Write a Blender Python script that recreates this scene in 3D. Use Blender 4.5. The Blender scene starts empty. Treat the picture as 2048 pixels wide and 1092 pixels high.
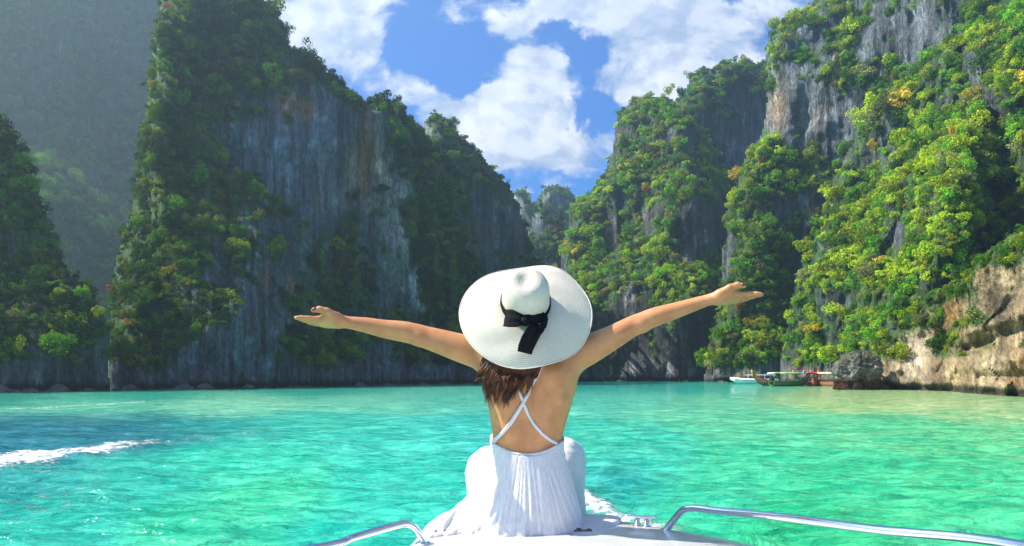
import bpy, math, random
import numpy as np
from mathutils import Vector, Matrix
from mathutils.bvhtree import BVHTree

# ------------------------------------------------------------------ camera, sky, sun, exposure
scene = bpy.context.scene
C = scene.collection
random.seed(7)
RNG = np.random.default_rng(11)
F = 1774.0            # focal length in photo pixels (photo is 2048 wide)
EYE = 2.1             # eye height over the water
HOR = 748.0           # photo row of the horizon
cam = bpy.data.cameras.new('camera')
cam.sensor_width = 36.0
cam.lens = 36.0 * F / 2048.0
cam.shift_y = (HOR - 546.0) / 2048.0
cam.clip_start = 0.05
cam.clip_end = 6000
camo = bpy.data.objects.new('camera', cam)
camo.location = (0, 0, EYE)
camo.rotation_euler = (math.radians(90), 0, 0)
C.objects.link(camo)
scene.camera = camo

SUN = Vector((-0.69, 0.06, 0.722)).normalized()       # towards the sun
sun = bpy.data.lights.new('sun', 'SUN')
sun.energy = 5.0
sun.angle = math.radians(0.55)
sun.color = (1.0, 0.93, 0.80)
suno = bpy.data.objects.new('sun', sun)
suno.rotation_euler = SUN.to_track_quat('Z', 'Y').to_euler()
suno.location = (-60, 20, 120)
C.objects.link(suno)

vs = scene.view_settings
scene.display_settings.display_device = 'sRGB'
vs.view_transform = 'Standard'
vs.look = 'None'
vs.gamma = 1.0
vs.use_curve_mapping = False
vs.exposure = 1.15

scene.render.engine = 'CYCLES'
cy = scene.cycles
cy.max_bounces = 6
cy.diffuse_bounces = 3
cy.glossy_bounces = 3
cy.transmission_bounces = 4
cy.transparent_max_bounces = 6
cy.volume_bounces = 0
cy.use_denoising = True
cy.sample_clamp_indirect = 4.0
cy.caustics_reflective = False
cy.caustics_refractive = False


class NT:
    """small helper to wire shader nodes"""
    def __init__(s, tree):
        s.t = tree
        s.n = tree.nodes
        s.l = tree.links

    def node(s, kind, **kw):
        nd = s.n.new(kind)
        for k, v in kw.items():
            setattr(nd, k, v)
        return nd

    def put(s, sock, v):
        if isinstance(v, bpy.types.NodeSocket):
            s.l.new(v, sock)
        elif v is not None:
            if sock.type == 'RGBA' and len(v) == 3:
                v = (*v, 1.0)
            sock.default_value = v

    def m(s, op, a, b=None, c=None, clamp=False):
        nd = s.node('ShaderNodeMath', operation=op, use_clamp=clamp)
        s.put(nd.inputs[0], a)
        if b is not None:
            s.put(nd.inputs[1], b)
        if c is not None:
            s.put(nd.inputs[2], c)
        return nd.outputs[0]

    def vm(s, op, a, b=None, scale=None):
        nd = s.node('ShaderNodeVectorMath', operation=op)
        s.put(nd.inputs[0], a)
        if b is not None:
            s.put(nd.inputs[1], b)
        if scale is not None:
            s.put(nd.inputs['Scale'], scale)
        return nd.outputs['Value'] if op in ('LENGTH', 'DOT_PRODUCT', 'DISTANCE') else nd.outputs['Vector']

    def mix(s, fac, a, b, blend='MIX'):
        nd = s.node('ShaderNodeMix', data_type='RGBA', blend_type=blend)
        s.put(nd.inputs['Factor'], fac)
        s.put(nd.inputs['A'], a)
        s.put(nd.inputs['B'], b)
        for o in nd.outputs:
            if o.type == 'RGBA':
                return o

    def mixf(s, fac, a, b):
        nd = s.node('ShaderNodeMix', data_type='FLOAT')
        s.put(nd.inputs[0], fac)
        s.put(nd.inputs[2], a)
        s.put(nd.inputs[3], b)
        return nd.outputs[0]

    def sstep(s, v, lo, hi, a=0.0, b=1.0):
        nd = s.node('ShaderNodeMapRange', interpolation_type='SMOOTHSTEP')
        s.put(nd.inputs['Value'], v)
        nd.inputs['From Min'].default_value = lo
        nd.inputs['From Max'].default_value = hi
        nd.inputs['To Min'].default_value = a
        nd.inputs['To Max'].default_value = b
        return nd.outputs[0]

    def noise(s, vec, scale, detail=4.0, rough=0.55, dist=0.0):
        nd = s.node('ShaderNodeTexNoise')
        s.put(nd.inputs['Vector'], vec)
        nd.inputs['Scale'].default_value = scale
        nd.inputs['Detail'].default_value = detail
        nd.inputs['Roughness'].default_value = rough
        nd.inputs['Distortion'].default_value = dist
        return nd.outputs['Fac'] if 'Fac' in nd.outputs else nd.outputs[0]

    def mapping(s, vec, scale=(1, 1, 1), loc=(0, 0, 0), rot=(0, 0, 0)):
        nd = s.node('ShaderNodeMapping')
        s.put(nd.inputs['Vector'], vec)
        nd.inputs['Scale'].default_value = scale
        nd.inputs['Location'].default_value = loc
        nd.inputs['Rotation'].default_value = rot
        return nd.outputs[0]


def ray_dir(px, py):
    return Vector(((px - 1024) / F, 1.0, (HOR - py) / F)).normalized()


# --- the sky: Nishita air with banks of cumulus laid out by direction
world = bpy.data.worlds.new('World')
scene.world = world
world.use_nodes = True
w = NT(world.node_tree)
w.n.clear()
sky = w.node('ShaderNodeTexSky', sky_type='NISHITA')
sky.sun_disc = False
sky.sun_elevation = math.asin(SUN.z)
sky.sun_rotation = math.atan2(SUN.x, SUN.y)
sky.air_density = 1.0
sky.dust_density = 0.15
sky.ozone_density = 2.4
dirv = w.node('ShaderNodeTexCoord').outputs['Generated']
sep = w.node('ShaderNodeSeparateXYZ')
w.put(sep.inputs[0], dirv)
blobs = [  # photo column, row, radii, weight: where the cumulus banks stand
    (610, 60, 150, 190, .55), (690, 130, 120, 120, .50), (770, 190, 90, 60, .40), (560, 20, 120, 130, .5),
    (1045, 135, 85, 70, .55), (1085, 175, 70, 70, .48), (1010, 215, 110, 50, .42), (900, 215, 150, 55, .44),
    (1310, 120, 150, 110, .58), (1440, 70, 190, 90, .52), (1210, 150, 55, 30, .36), (1300, 190, 150, 60, .42),
    (1100, 305, 190, 80, .62), (930, 270, 150, 85, .58), (1200, 330, 160, 90, .58), (1000, 350, 190, 90, .5),
    (1010, 30, 60, 30, .34), (1200, 5, 190, 55, .50), (1480, 5, 200, 40, .40),
    (870, 75, 130, 110, -.22), (1185, 220, 60, 60, -.22), (1180, 100, 45, 55, -.22), (960, 110, 60, 40, -.12),
    (1110, 60, 60, 28, -.3)]
wob = w.node('ShaderNodeTexNoise')
w.put(wob.inputs['Vector'], dirv)
wob.inputs['Scale'].default_value = 13.0
wob.inputs['Detail'].default_value = 6.0
wob.inputs['Roughness'].default_value = 0.6
dirw = w.vm('ADD', dirv, w.vm('SCALE', w.vm('SUBTRACT', wob.outputs['Color'], (.5, .5, .5)), scale=0.11))
bias = None
for (px, py, rx, ry, amp) in blobs:
    c = ray_dir(px, py)
    rel = w.vm('SUBTRACT', dirw, tuple(c))
    rel = w.vm('MULTIPLY', rel, (F / rx, F / (0.5 * (rx + ry)), F / ry))
    ln = w.vm('LENGTH', rel)
    v = w.sstep(ln, 0.15, 1.25, amp, 0.0)
    bias = v if bias is None else w.m('ADD', bias, v)
bias = w.m('MINIMUM', bias, 0.62)
flat = w.mapping(dirv, scale=(1, 1, 1.5))
n1 = w.noise(flat, 7.0, 10, 0.60, 0.35)
lit_off = w.vm('ADD', flat, (-0.022, 0.0, 0.040))
n2 = w.noise(lit_off, 7.0, 8, 0.58, 0.35)
dens = w.m('ADD', w.m('MULTIPLY', w.m('SUBTRACT', n1, 0.5), 2.9), bias)
front = w.sstep(sep.outputs['Y'], 0.55, 0.80)
dens = w.m('ADD', dens, w.mixf(front, 0.02, -0.20))
cover = w.sstep(dens, 0.0, 0.40)
dens2 = w.m('ADD', w.m('MULTIPLY', w.m('SUBTRACT', n2, 0.5), 2.9), bias)
litv = w.m('SUBTRACT', dens, dens2)
p1 = w.noise(flat, 19.0, 7, 0.58, 0.3)
p2 = w.noise(w.vm('ADD', flat, (-0.012, 0.0, 0.020)), 19.0, 7, 0.58, 0.3)
lit = w.m('ADD', w.m('MULTIPLY', w.sstep(litv, -0.55, 0.30), 0.55), w.m('MULTIPLY', w.sstep(w.m('SUBTRACT', p1, p2), -0.13, 0.10), 0.45))
thick = w.sstep(dens, 0.25, 1.0)
shade = w.m('MULTIPLY', lit, w.m('SUBTRACT', 1.0, w.m('MULTIPLY', thick, 0.28)))
ccol = w.mix(shade, (4.0, 5.0, 6.8), (10.8, 10.8, 10.8))
skycol = w.mix(1.0, sky.outputs[0], (0.30, 0.76, 1.45), 'MULTIPLY')
up = w.sstep(sep.outputs['Z'], -0.02, 0.06)
final = w.mix(w.m('MULTIPLY', cover, up), skycol, ccol)
bg = w.node('ShaderNodeBackground')
w.put(bg.inputs['Color'], final)
bg.inputs['Strength'].default_value = 0.062
w.l.new(bg.outputs[0], w.node('ShaderNodeOutputWorld').inputs[0])
world.cycles.sampling_method = 'MANUAL'
world.cycles.sample_map_resolution = 512

# ------------------------------------------------------------------ shared helpers


def tag(o, label=None, cat=None, group=None, kind=None):
    if label:
        o['label'] = label
    if cat:
        o['category'] = cat
    if group:
        o['group'] = group
    if kind:
        o['kind'] = kind
    return o


def empty(name, loc=(0, 0, 0), rz=0.0):
    o = bpy.data.objects.new(name, None)
    o.location = loc
    o.rotation_euler = (0, 0, rz)
    o.empty_display_size = 0.1
    C.objects.link(o)
    return o


def link(name, me, mat=None, parent=None):
    o = bpy.data.objects.new(name, me)
    if mat is not None and not me.materials:
        me.materials.append(mat)
    C.objects.link(o)
    if parent is not None:
        o.parent = parent
    return o


def mesh_np(name, v, quads=None, tris=None, smooth=True):
    """numpy arrays to a mesh"""
    me = bpy.data.meshes.new(name)
    v = np.asarray(v, dtype=np.float32)
    me.vertices.add(len(v))
    me.vertices.foreach_set('co', v.ravel())
    loops, starts, n = [], [], 0
    if quads is not None and len(quads):
        q = np.asarray(quads, dtype=np.int32)
        loops.append(q.ravel())
        starts.append(np.arange(len(q), dtype=np.int32) * 4)
        n = q.size
    if tris is not None and len(tris):
        t = np.asarray(tris, dtype=np.int32)
        loops.append(t.ravel())
        starts.append(n + np.arange(len(t), dtype=np.int32) * 3)
    lp = np.concatenate(loops)
    st = np.concatenate(starts)
    me.loops.add(len(lp))
    me.loops.foreach_set('vertex_index', lp)
    me.polygons.add(len(st))
    me.polygons.foreach_set('loop_start', st)
    if smooth:
        me.polygons.foreach_set('use_smooth', np.ones(len(st), dtype=bool))
    me.update(calc_edges=True)
    me.validate()
    return me


def set_attr(me, name, kind, dom, arr):
    a = me.attributes.new(name, kind, dom)
    key = {'FLOAT_COLOR': 'color', 'FLOAT': 'value', 'INT': 'value', 'FLOAT_VECTOR': 'vector'}[kind]
    dt = np.int32 if kind == 'INT' else np.float32
    a.data.foreach_set(key, np.ascontiguousarray(arr, dtype=dt).ravel())


class MB:
    """collects boxes, tubes, lofts and builds ONE mesh object"""
    def __init__(s):
        s.v, s.f = [], []

    def add(s, vs, fs):
        b = len(s.v)
        s.v += [tuple(map(float, p)) for p in vs]
        s.f += [tuple(b + i for i in f) for f in fs]
        return s

    def box(s, c, size, rz=0.0, taper=1.0):
        x, y, z = (q / 2 for q in size)
        vs = []
        for dz in (-1, 1):
            k = taper if dz > 0 else 1.0
            for dx, dy in ((-1, -1), (1, -1), (1, 1), (-1, 1)):
                a, b = dx * x * k, dy * y * k
                vs.append((c[0] + a * math.cos(rz) - b * math.sin(rz), c[1] + a * math.sin(rz) + b * math.cos(rz), c[2] + dz * z))
        return s.add(vs, [(3, 2, 1, 0), (4, 5, 6, 7), (0, 1, 5, 4), (1, 2, 6, 5), (2, 3, 7, 6), (3, 0, 4, 7)])

    def tube(s, pts, rad, seg=8, cap=True, flat=1.0, up=None):
        pts = [Vector(p) for p in pts]
        n = len(pts)
        rad = rad if isinstance(rad, (list, tuple)) else [rad] * n
        rings = []
        t0 = (pts[1] - pts[0]).normalized()
        u = Vector(up) if up is not None else (Vector((0, 0, 1)) if abs(t0.z) < 0.9 else Vector((1, 0, 0)))
        for i in range(n):
            t = (pts[min(i + 1, n - 1)] - pts[max(i - 1, 0)]).normalized()
            u = (u - t * u.dot(t))
            u = u.normalized() if u.length > 1e-6 else t.orthogonal().normalized()
            b = t.cross(u)
            rings.append([pts[i] + (u * math.sin(2 * math.pi * k / seg) * flat + b * math.cos(2 * math.pi * k / seg)) * rad[i] for k in range(seg)])
        s.loft(rings, cap)
        return s

    def loft(s, rings, cap=True, closed=True):
        k = len(rings[0])
        vs = [p for r in rings for p in r]
        fs = []
        for i in range(len(rings) - 1):
            for j in range(k if closed else k - 1):
                j2 = (j + 1) % k
                fs.append((i * k + j, i * k + j2, (i + 1) * k + j2, (i + 1) * k + j))
        if cap and closed:
            fs.append(tuple(reversed(range(k))))
            fs.append(tuple((len(rings) - 1) * k + j for j in range(k)))
        return s.add(vs, fs)

    def mesh(s, name, smooth=False):
        me = bpy.data.meshes.new(name)
        me.from_pydata(s.v, [], s.f)
        if smooth:
            me.polygons.foreach_set('use_smooth', np.ones(len(me.polygons), dtype=bool))
        me.update()
        return me

    def build(s, name, mat, parent=None, smooth=False, bevel=0.0):
        o = link(name, s.mesh(name, smooth), mat, parent)
        if bevel:
            b = o.modifiers.new('bevel', 'BEVEL')
            b.width = bevel
            b.segments = 2
            b.limit_method = 'ANGLE'
        return o


def principled(name, color, rough=0.6, spec=0.5, metal=0.0, bump=None, **kw):
    """bump = (scale, strength, distance, detail)"""
    m = bpy.data.materials.new(name)
    m.use_nodes = True
    t = NT(m.node_tree)
    b = t.n['Principled BSDF']
    b.inputs['Base Color'].default_value = (*color, 1)
    b.inputs['Roughness'].default_value = rough
    b.inputs['Specular IOR Level'].default_value = spec
    b.inputs['Metallic'].default_value = metal
    for k, v in kw.items():
        b.inputs[k].default_value = v
    if bump:
        co = t.node('ShaderNodeTexCoord').outputs['Object']
        h = t.noise(co, bump[0], bump[3] if len(bump) > 3 else 4)
        bp = t.node('ShaderNodeBump')
        bp.inputs['Strength'].default_value = bump[1]
        bp.inputs['Distance'].default_value = bump[2]
        t.l.new(h, bp.inputs['Height'])
        t.l.new(bp.outputs[0], b.inputs['Normal'])
        # a little grain in the colour
        col = t.mix(t.sstep(h, .35, .65), tuple(c * .88 for c in color), tuple(min(1, c * 1.08) for c in color))
        t.l.new(col, b.inputs['Base Color'])
    return m


# ------------------------------------------------------------------ numpy gradient noise
_perm = np.random.default_rng(3).permutation(256).astype(np.int32)
_perm = np.concatenate([_perm, _perm, _perm])
_g3 = np.random.default_rng(5).normal(size=(256, 3)).astype(np.float32)
_g3 /= np.linalg.norm(_g3, axis=1, keepdims=True)


def perlin(x, y, z):
    x, y, z = (np.asarray(a, dtype=np.float32) for a in np.broadcast_arrays(x, y, z))
    xi, yi, zi = np.floor(x).astype(np.int32), np.floor(y).astype(np.int32), np.floor(z).astype(np.int32)
    xf, yf, zf = x - xi, y - yi, z - zi
    xi, yi, zi = xi & 255, yi & 255, zi & 255
    u, v, w_ = (t * t * t * (t * (t * 6 - 15) + 10) for t in (xf, yf, zf))

    def g(dx, dy, dz):
        h = _perm[_perm[_perm[xi + dx] + yi + dy] + zi + dz]
        gr = _g3[h]
        return gr[..., 0] * (xf - dx) + gr[..., 1] * (yf - dy) + gr[..., 2] * (zf - dz)
    x00 = g(0, 0, 0) * (1 - u) + g(1, 0, 0) * u
    x10 = g(0, 1, 0) * (1 - u) + g(1, 1, 0) * u
    x01 = g(0, 0, 1) * (1 - u) + g(1, 0, 1) * u
    x11 = g(0, 1, 1) * (1 - u) + g(1, 1, 1) * u
    return ((x00 * (1 - v) + x10 * v) * (1 - w_) + (x01 * (1 - v) + x11 * v) * w_) * 1.5


def fbm(x, y, z, octv=5, gain=0.5, lac=2.03, ridged=False):
    s, a, tot = 0.0, 1.0, 0.0
    for i in range(octv):
        n = perlin(x + 17.3 * i, y - 9.1 * i, z + 5.7 * i)
        if ridged:
            n = 1 - 2 * np.abs(n)
        s = s + a * n
        tot += a
        a *= gain
        x, y, z = x * lac, y * lac, z * lac
    return s / tot


def sm(x, a, b):
    t = np.clip((x - a) / (b - a), 0, 1)
    return t * t * (3 - 2 * t)


def PX(px, py, D):
    return Vector(((px - 1024) / F * D, D, EYE + (HOR - py) / F * D))


def poly_sdf(px, py, poly):
    """signed distance (inside positive) in photo pixels"""
    P = np.asarray(poly, dtype=np.float32)
    d2 = np.full(px.shape, 1e12, dtype=np.float32)
    ins = np.zeros(px.shape, dtype=bool)
    n = len(P)
    for i in range(n):
        ax, ay = P[i]
        bx, by = P[(i + 1) % n]
        ex, ey = bx - ax, by - ay
        t = np.clip(((px - ax) * ex + (py - ay) * ey) / (ex * ex + ey * ey + 1e-9), 0, 1)
        d2 = np.minimum(d2, (px - ax - t * ex) ** 2 + (py - ay - t * ey) ** 2)
        cond = ((ay > py) != (by > py))
        xx = ax + (py - ay) * ex / (ey if abs(ey) > 1e-9 else 1e-9)
        ins ^= cond & (px < xx)
    d = np.sqrt(d2)
    return np.where(ins, d, -d)


def line_dist(px, py, pts):
    d2 = np.full(np.shape(px), 1e12, dtype=np.float32)
    for (ax, ay), (bx, by) in zip(pts[:-1], pts[1:]):
        ex, ey = bx - ax, by - ay
        t = np.clip(((px - ax) * ex + (py - ay) * ey) / (ex * ex + ey * ey + 1e-9), 0, 1)
        d2 = np.minimum(d2, (px - ax - t * ex) ** 2 + (py - ay - t * ey) ** 2)
    return np.sqrt(d2)


# ------------------------------------------------------------------ materials of the setting
def rock_material():
    m = bpy.data.materials.new('limestone')
    m.use_nodes = True
    t = NT(m.node_tree)
    b = t.n['Principled BSDF']
    tone = t.node('ShaderNodeAttribute', attribute_name='tone').outputs['Color']
    co = t.node('ShaderNodeTexCoord').outputs['Object']
    fl = t.node('ShaderNodeAttribute', attribute_name='flow').outputs['Vector']
    streak = t.noise(t.mapping(fl, scale=(1, 1, .10)), 0.85, 6, .62)
    fine = t.noise(t.mapping(fl, scale=(1, 1, .40)), 2.4, 6, .65)
    frac = t.noise(t.mapping(fl, scale=(1, 1, .30)), 5.5, 5, .7, .8)
    k = t.m('MULTIPLY', t.sstep(streak, .30, .70, .45, 1.55), t.sstep(fine, .25, .75, .50, 1.45))
    k = t.m('MULTIPLY', k, t.sstep(frac, .36, .50, .62, 1.12))
    col = t.mix(1.0, tone, t.node('ShaderNodeCombineXYZ').outputs[0], 'MULTIPLY')
    comb = [n for n in t.n if n.bl_idname == 'ShaderNodeCombineXYZ'][0]
    for i in range(3):
        t.put(comb.inputs[i], k)
    t.put(b.inputs['Base Color'], col)
    b.inputs['Roughness'].default_value = .85
    b.inputs['Specular IOR Level'].default_value = .2
    h = t.m('ADD', t.m('MULTIPLY', streak, 1.0), t.m('MULTIPLY', fine, .6))
    bp = t.node('ShaderNodeBump')
    bp.inputs['Strength'].default_value = 1.0
    bp.inputs['Distance'].default_value = 1.7
    t.l.new(h, bp.inputs['Height'])
    t.l.new(bp.outputs[0], b.inputs['Normal'])
    return m


def leaf_material(name, instancer):
    m = bpy.data.materials.new(name)
    m.use_nodes = True
    t = NT(m.node_tree)
    t.n.clear()
    if instancer:
        col = t.node('ShaderNodeAttribute', attribute_name='tint', attribute_type='INSTANCER').outputs['Color']
    else:
        col = t.node('ShaderNodeObjectInfo').outputs['Color']
    co = t.node('ShaderNodeTexCoord').outputs['Object']
    n = t.noise(co, 1.9, 3)
    v = t.sstep(n, .3, .7, .68, 1.35)
    comb = t.node('ShaderNodeCombineXYZ')
    for i in range(3):
        t.put(comb.inputs[i], v)
    col = t.mix(1.0, col, comb.outputs[0], 'MULTIPLY')
    d = t.node('ShaderNodeBsdfDiffuse')
    t.put(d.inputs['Color'], col)
    tr = t.node('ShaderNodeBsdfTranslucent')
    t.put(tr.inputs['Color'], t.mix(1.0, col, (1.25, 1.2, .6), 'MULTIPLY'))
    ms = t.node('ShaderNodeMixShader')
    ms.inputs[0].default_value = .30
    t.l.new(d.outputs[0], ms.inputs[1])
    t.l.new(tr.outputs[0], ms.inputs[2])
    t.l.new(ms.outputs[0], t.node('ShaderNodeOutputMaterial').inputs[0])
    return m


M_ROCK = rock_material()
M_LEAF_I = leaf_material('leaves_of_the_cliff', True)
M_LEAF = leaf_material('leaves', False)
M_BARK = principled('bark', (.12, .095, .07), .9, .1, bump=(6, .6, .1))


# ------------------------------------------------------------------ crowns and trunks
def crown_mesh(seed, lobes, leaves, leaf, flat=.8, mat=None):
    """a crown about 2 across, sitting on z = 0: clumps of leaf-sized faces on uneven lobes"""
    r = np.random.default_rng(seed)
    sx_ = r.uniform(.75, 1.4)
    cs = []
    for i in range(lobes):
        a = r.uniform(0, 2 * np.pi)
        rr = np.sqrt(r.uniform(0, 1)) * .68
        cs.append((rr * np.cos(a) * sx_, rr * np.sin(a) / sx_, .28 + flat * r.uniform(.1, 1.05) * (1 - .45 * rr), r.uniform(.26, .46)))
    tot = sum(c[3] ** 2 for c in cs)
    V = []
    for (cx, cy_, cz, cr) in cs:
        k = int(leaves * cr ** 2 / tot)
        d = r.normal(size=(k, 3))
        d[:, 2] = d[:, 2] * .9 + .25
        d /= np.linalg.norm(d, axis=1, keepdims=True)
        rad = cr * (1 - .45 * r.uniform(0, 1, (k, 1)) ** 2.2)
        p = np.array([cx, cy_, cz]) + d * rad * np.array([1, 1, .82])
        nrm = d + r.normal(scale=.45, size=(k, 3))
        nrm /= np.linalg.norm(nrm, axis=1, keepdims=True)
        u = np.cross(nrm, r.normal(size=(k, 3)))
        u /= np.linalg.norm(u, axis=1, keepdims=True)
        w_ = np.cross(nrm, u)
        s = leaf * r.uniform(.6, 1.35, (k, 1))
        V.append(np.stack([p - u * s * .5, p - w_ * s * .38 + nrm * s * .1, p + u * s * .62, p + w_ * s * .38 + nrm * s * .1], axis=1))
    V = np.concatenate(V).reshape(-1, 3)
    q = np.arange(len(V)).reshape(-1, 4)
    me = mesh_np('crown', V, quads=q, smooth=False)
    me.materials.append(mat)
    return me


CROWNS_I = [crown_mesh(20 + i, 9 + i % 5, 520, .15, .65 + .2 * (i % 4), M_LEAF_I) for i in range(9)]
CROWNS_T = []
for k in range(7):
    me = CROWNS_I[k].copy() if k < 0 else crown_mesh(60 + k, 11 + k % 4, 760, .125, .7 + .15 * (k % 3), M_LEAF)
    CROWNS_T.append(me)


def trunk_mesh(seed):
    r = random.Random(seed)
    b = MB()
    top = Vector((r.uniform(-.1, .1), r.uniform(-.1, .1), .75))
    mid = Vector((r.uniform(-.08, .08), r.uniform(-.08, .08), .25))
    b.tube([(0, 0, -.55), (0, 0, -.1), mid, top], [.085, .07, .055, .03], 6)
    for k in range(4):
        a = r.uniform(0, 6.28)
        st = mid.lerp(top, r.uniform(.0, .8))
        en = st + Vector((math.cos(a) * .42, math.sin(a) * .42, r.uniform(.2, .45)))
        b.tube([st, st.lerp(en, .5) + Vector((0, 0, .05)), en], [.035, .025, .01], 5)
    me = b.mesh('trunk', True)
    me.materials.append(M_BARK)
    return me


TRUNKS = [trunk_mesh(s) for s in range(4)]
clump_coll = bpy.data.collections.new('foliage_clumps')
for i, me in enumerate(CROWNS_I):
    clump_coll.objects.link(bpy.data.objects.new('leaf_clump_%02d' % i, me))


def scatter_group():
    g = bpy.data.node_groups.new('scatter_clumps', 'GeometryNodeTree')
    g.interface.new_socket('Geometry', in_out='INPUT', socket_type='NodeSocketGeometry')
    g.interface.new_socket('Geometry', in_out='OUTPUT', socket_type='NodeSocketGeometry')
    n, l = g.nodes, g.links
    gi, go = n.new('NodeGroupInput'), n.new('NodeGroupOutput')
    ci = n.new('GeometryNodeCollectionInfo')
    ci.inputs['Collection'].default_value = clump_coll
    ci.inputs['Separate Children'].default_value = True
    ci.inputs['Reset Children'].default_value = True
    ip = n.new('GeometryNodeInstanceOnPoints')
    ip.inputs['Pick Instance'].default_value = True

    def attr(name, dt):
        a = n.new('GeometryNodeInputNamedAttribute')
        a.data_type = dt
        a.inputs['Name'].default_value = name
        return a.outputs['Attribute']
    l.new(gi.outputs[0], ip.inputs['Points'])
    l.new(ci.outputs[0], ip.inputs['Instance'])
    l.new(attr('pick', 'INT'), ip.inputs['Instance Index'])
    l.new(attr('size', 'FLOAT_VECTOR'), ip.inputs['Scale'])
    e2r = n.new('FunctionNodeEulerToRotation')
    l.new(attr('turn', 'FLOAT_VECTOR'), e2r.inputs[0])
    l.new(e2r.outputs[0], ip.inputs['Rotation'])
    l.new(ip.outputs[0], go.inputs[0])
    return g


SCATTER = scatter_group()
PAL = np.array([[.022, .058, .020], [.055, .140, .022], [.110, .245, .018], [.235, .300, .020],
                [.370, .270, .035], [.240, .110, .045], [.150, .160, .060]], dtype=np.float32)
PAL_WORDS = ['dark green', 'mid green', 'bright green', 'yellow-green', 'ochre-leaved', 'rusty brown', 'dull olive']
STEP = 4.0
CLIFFS = []
TREES = []      # (world position, radius, tint index, tint, normal, cliff, px, py)


def big_wobble(px, py, seed):
    return fbm(px / 120, py / 120, np.full_like(px, seed * 2.3), 2) * 6


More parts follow.
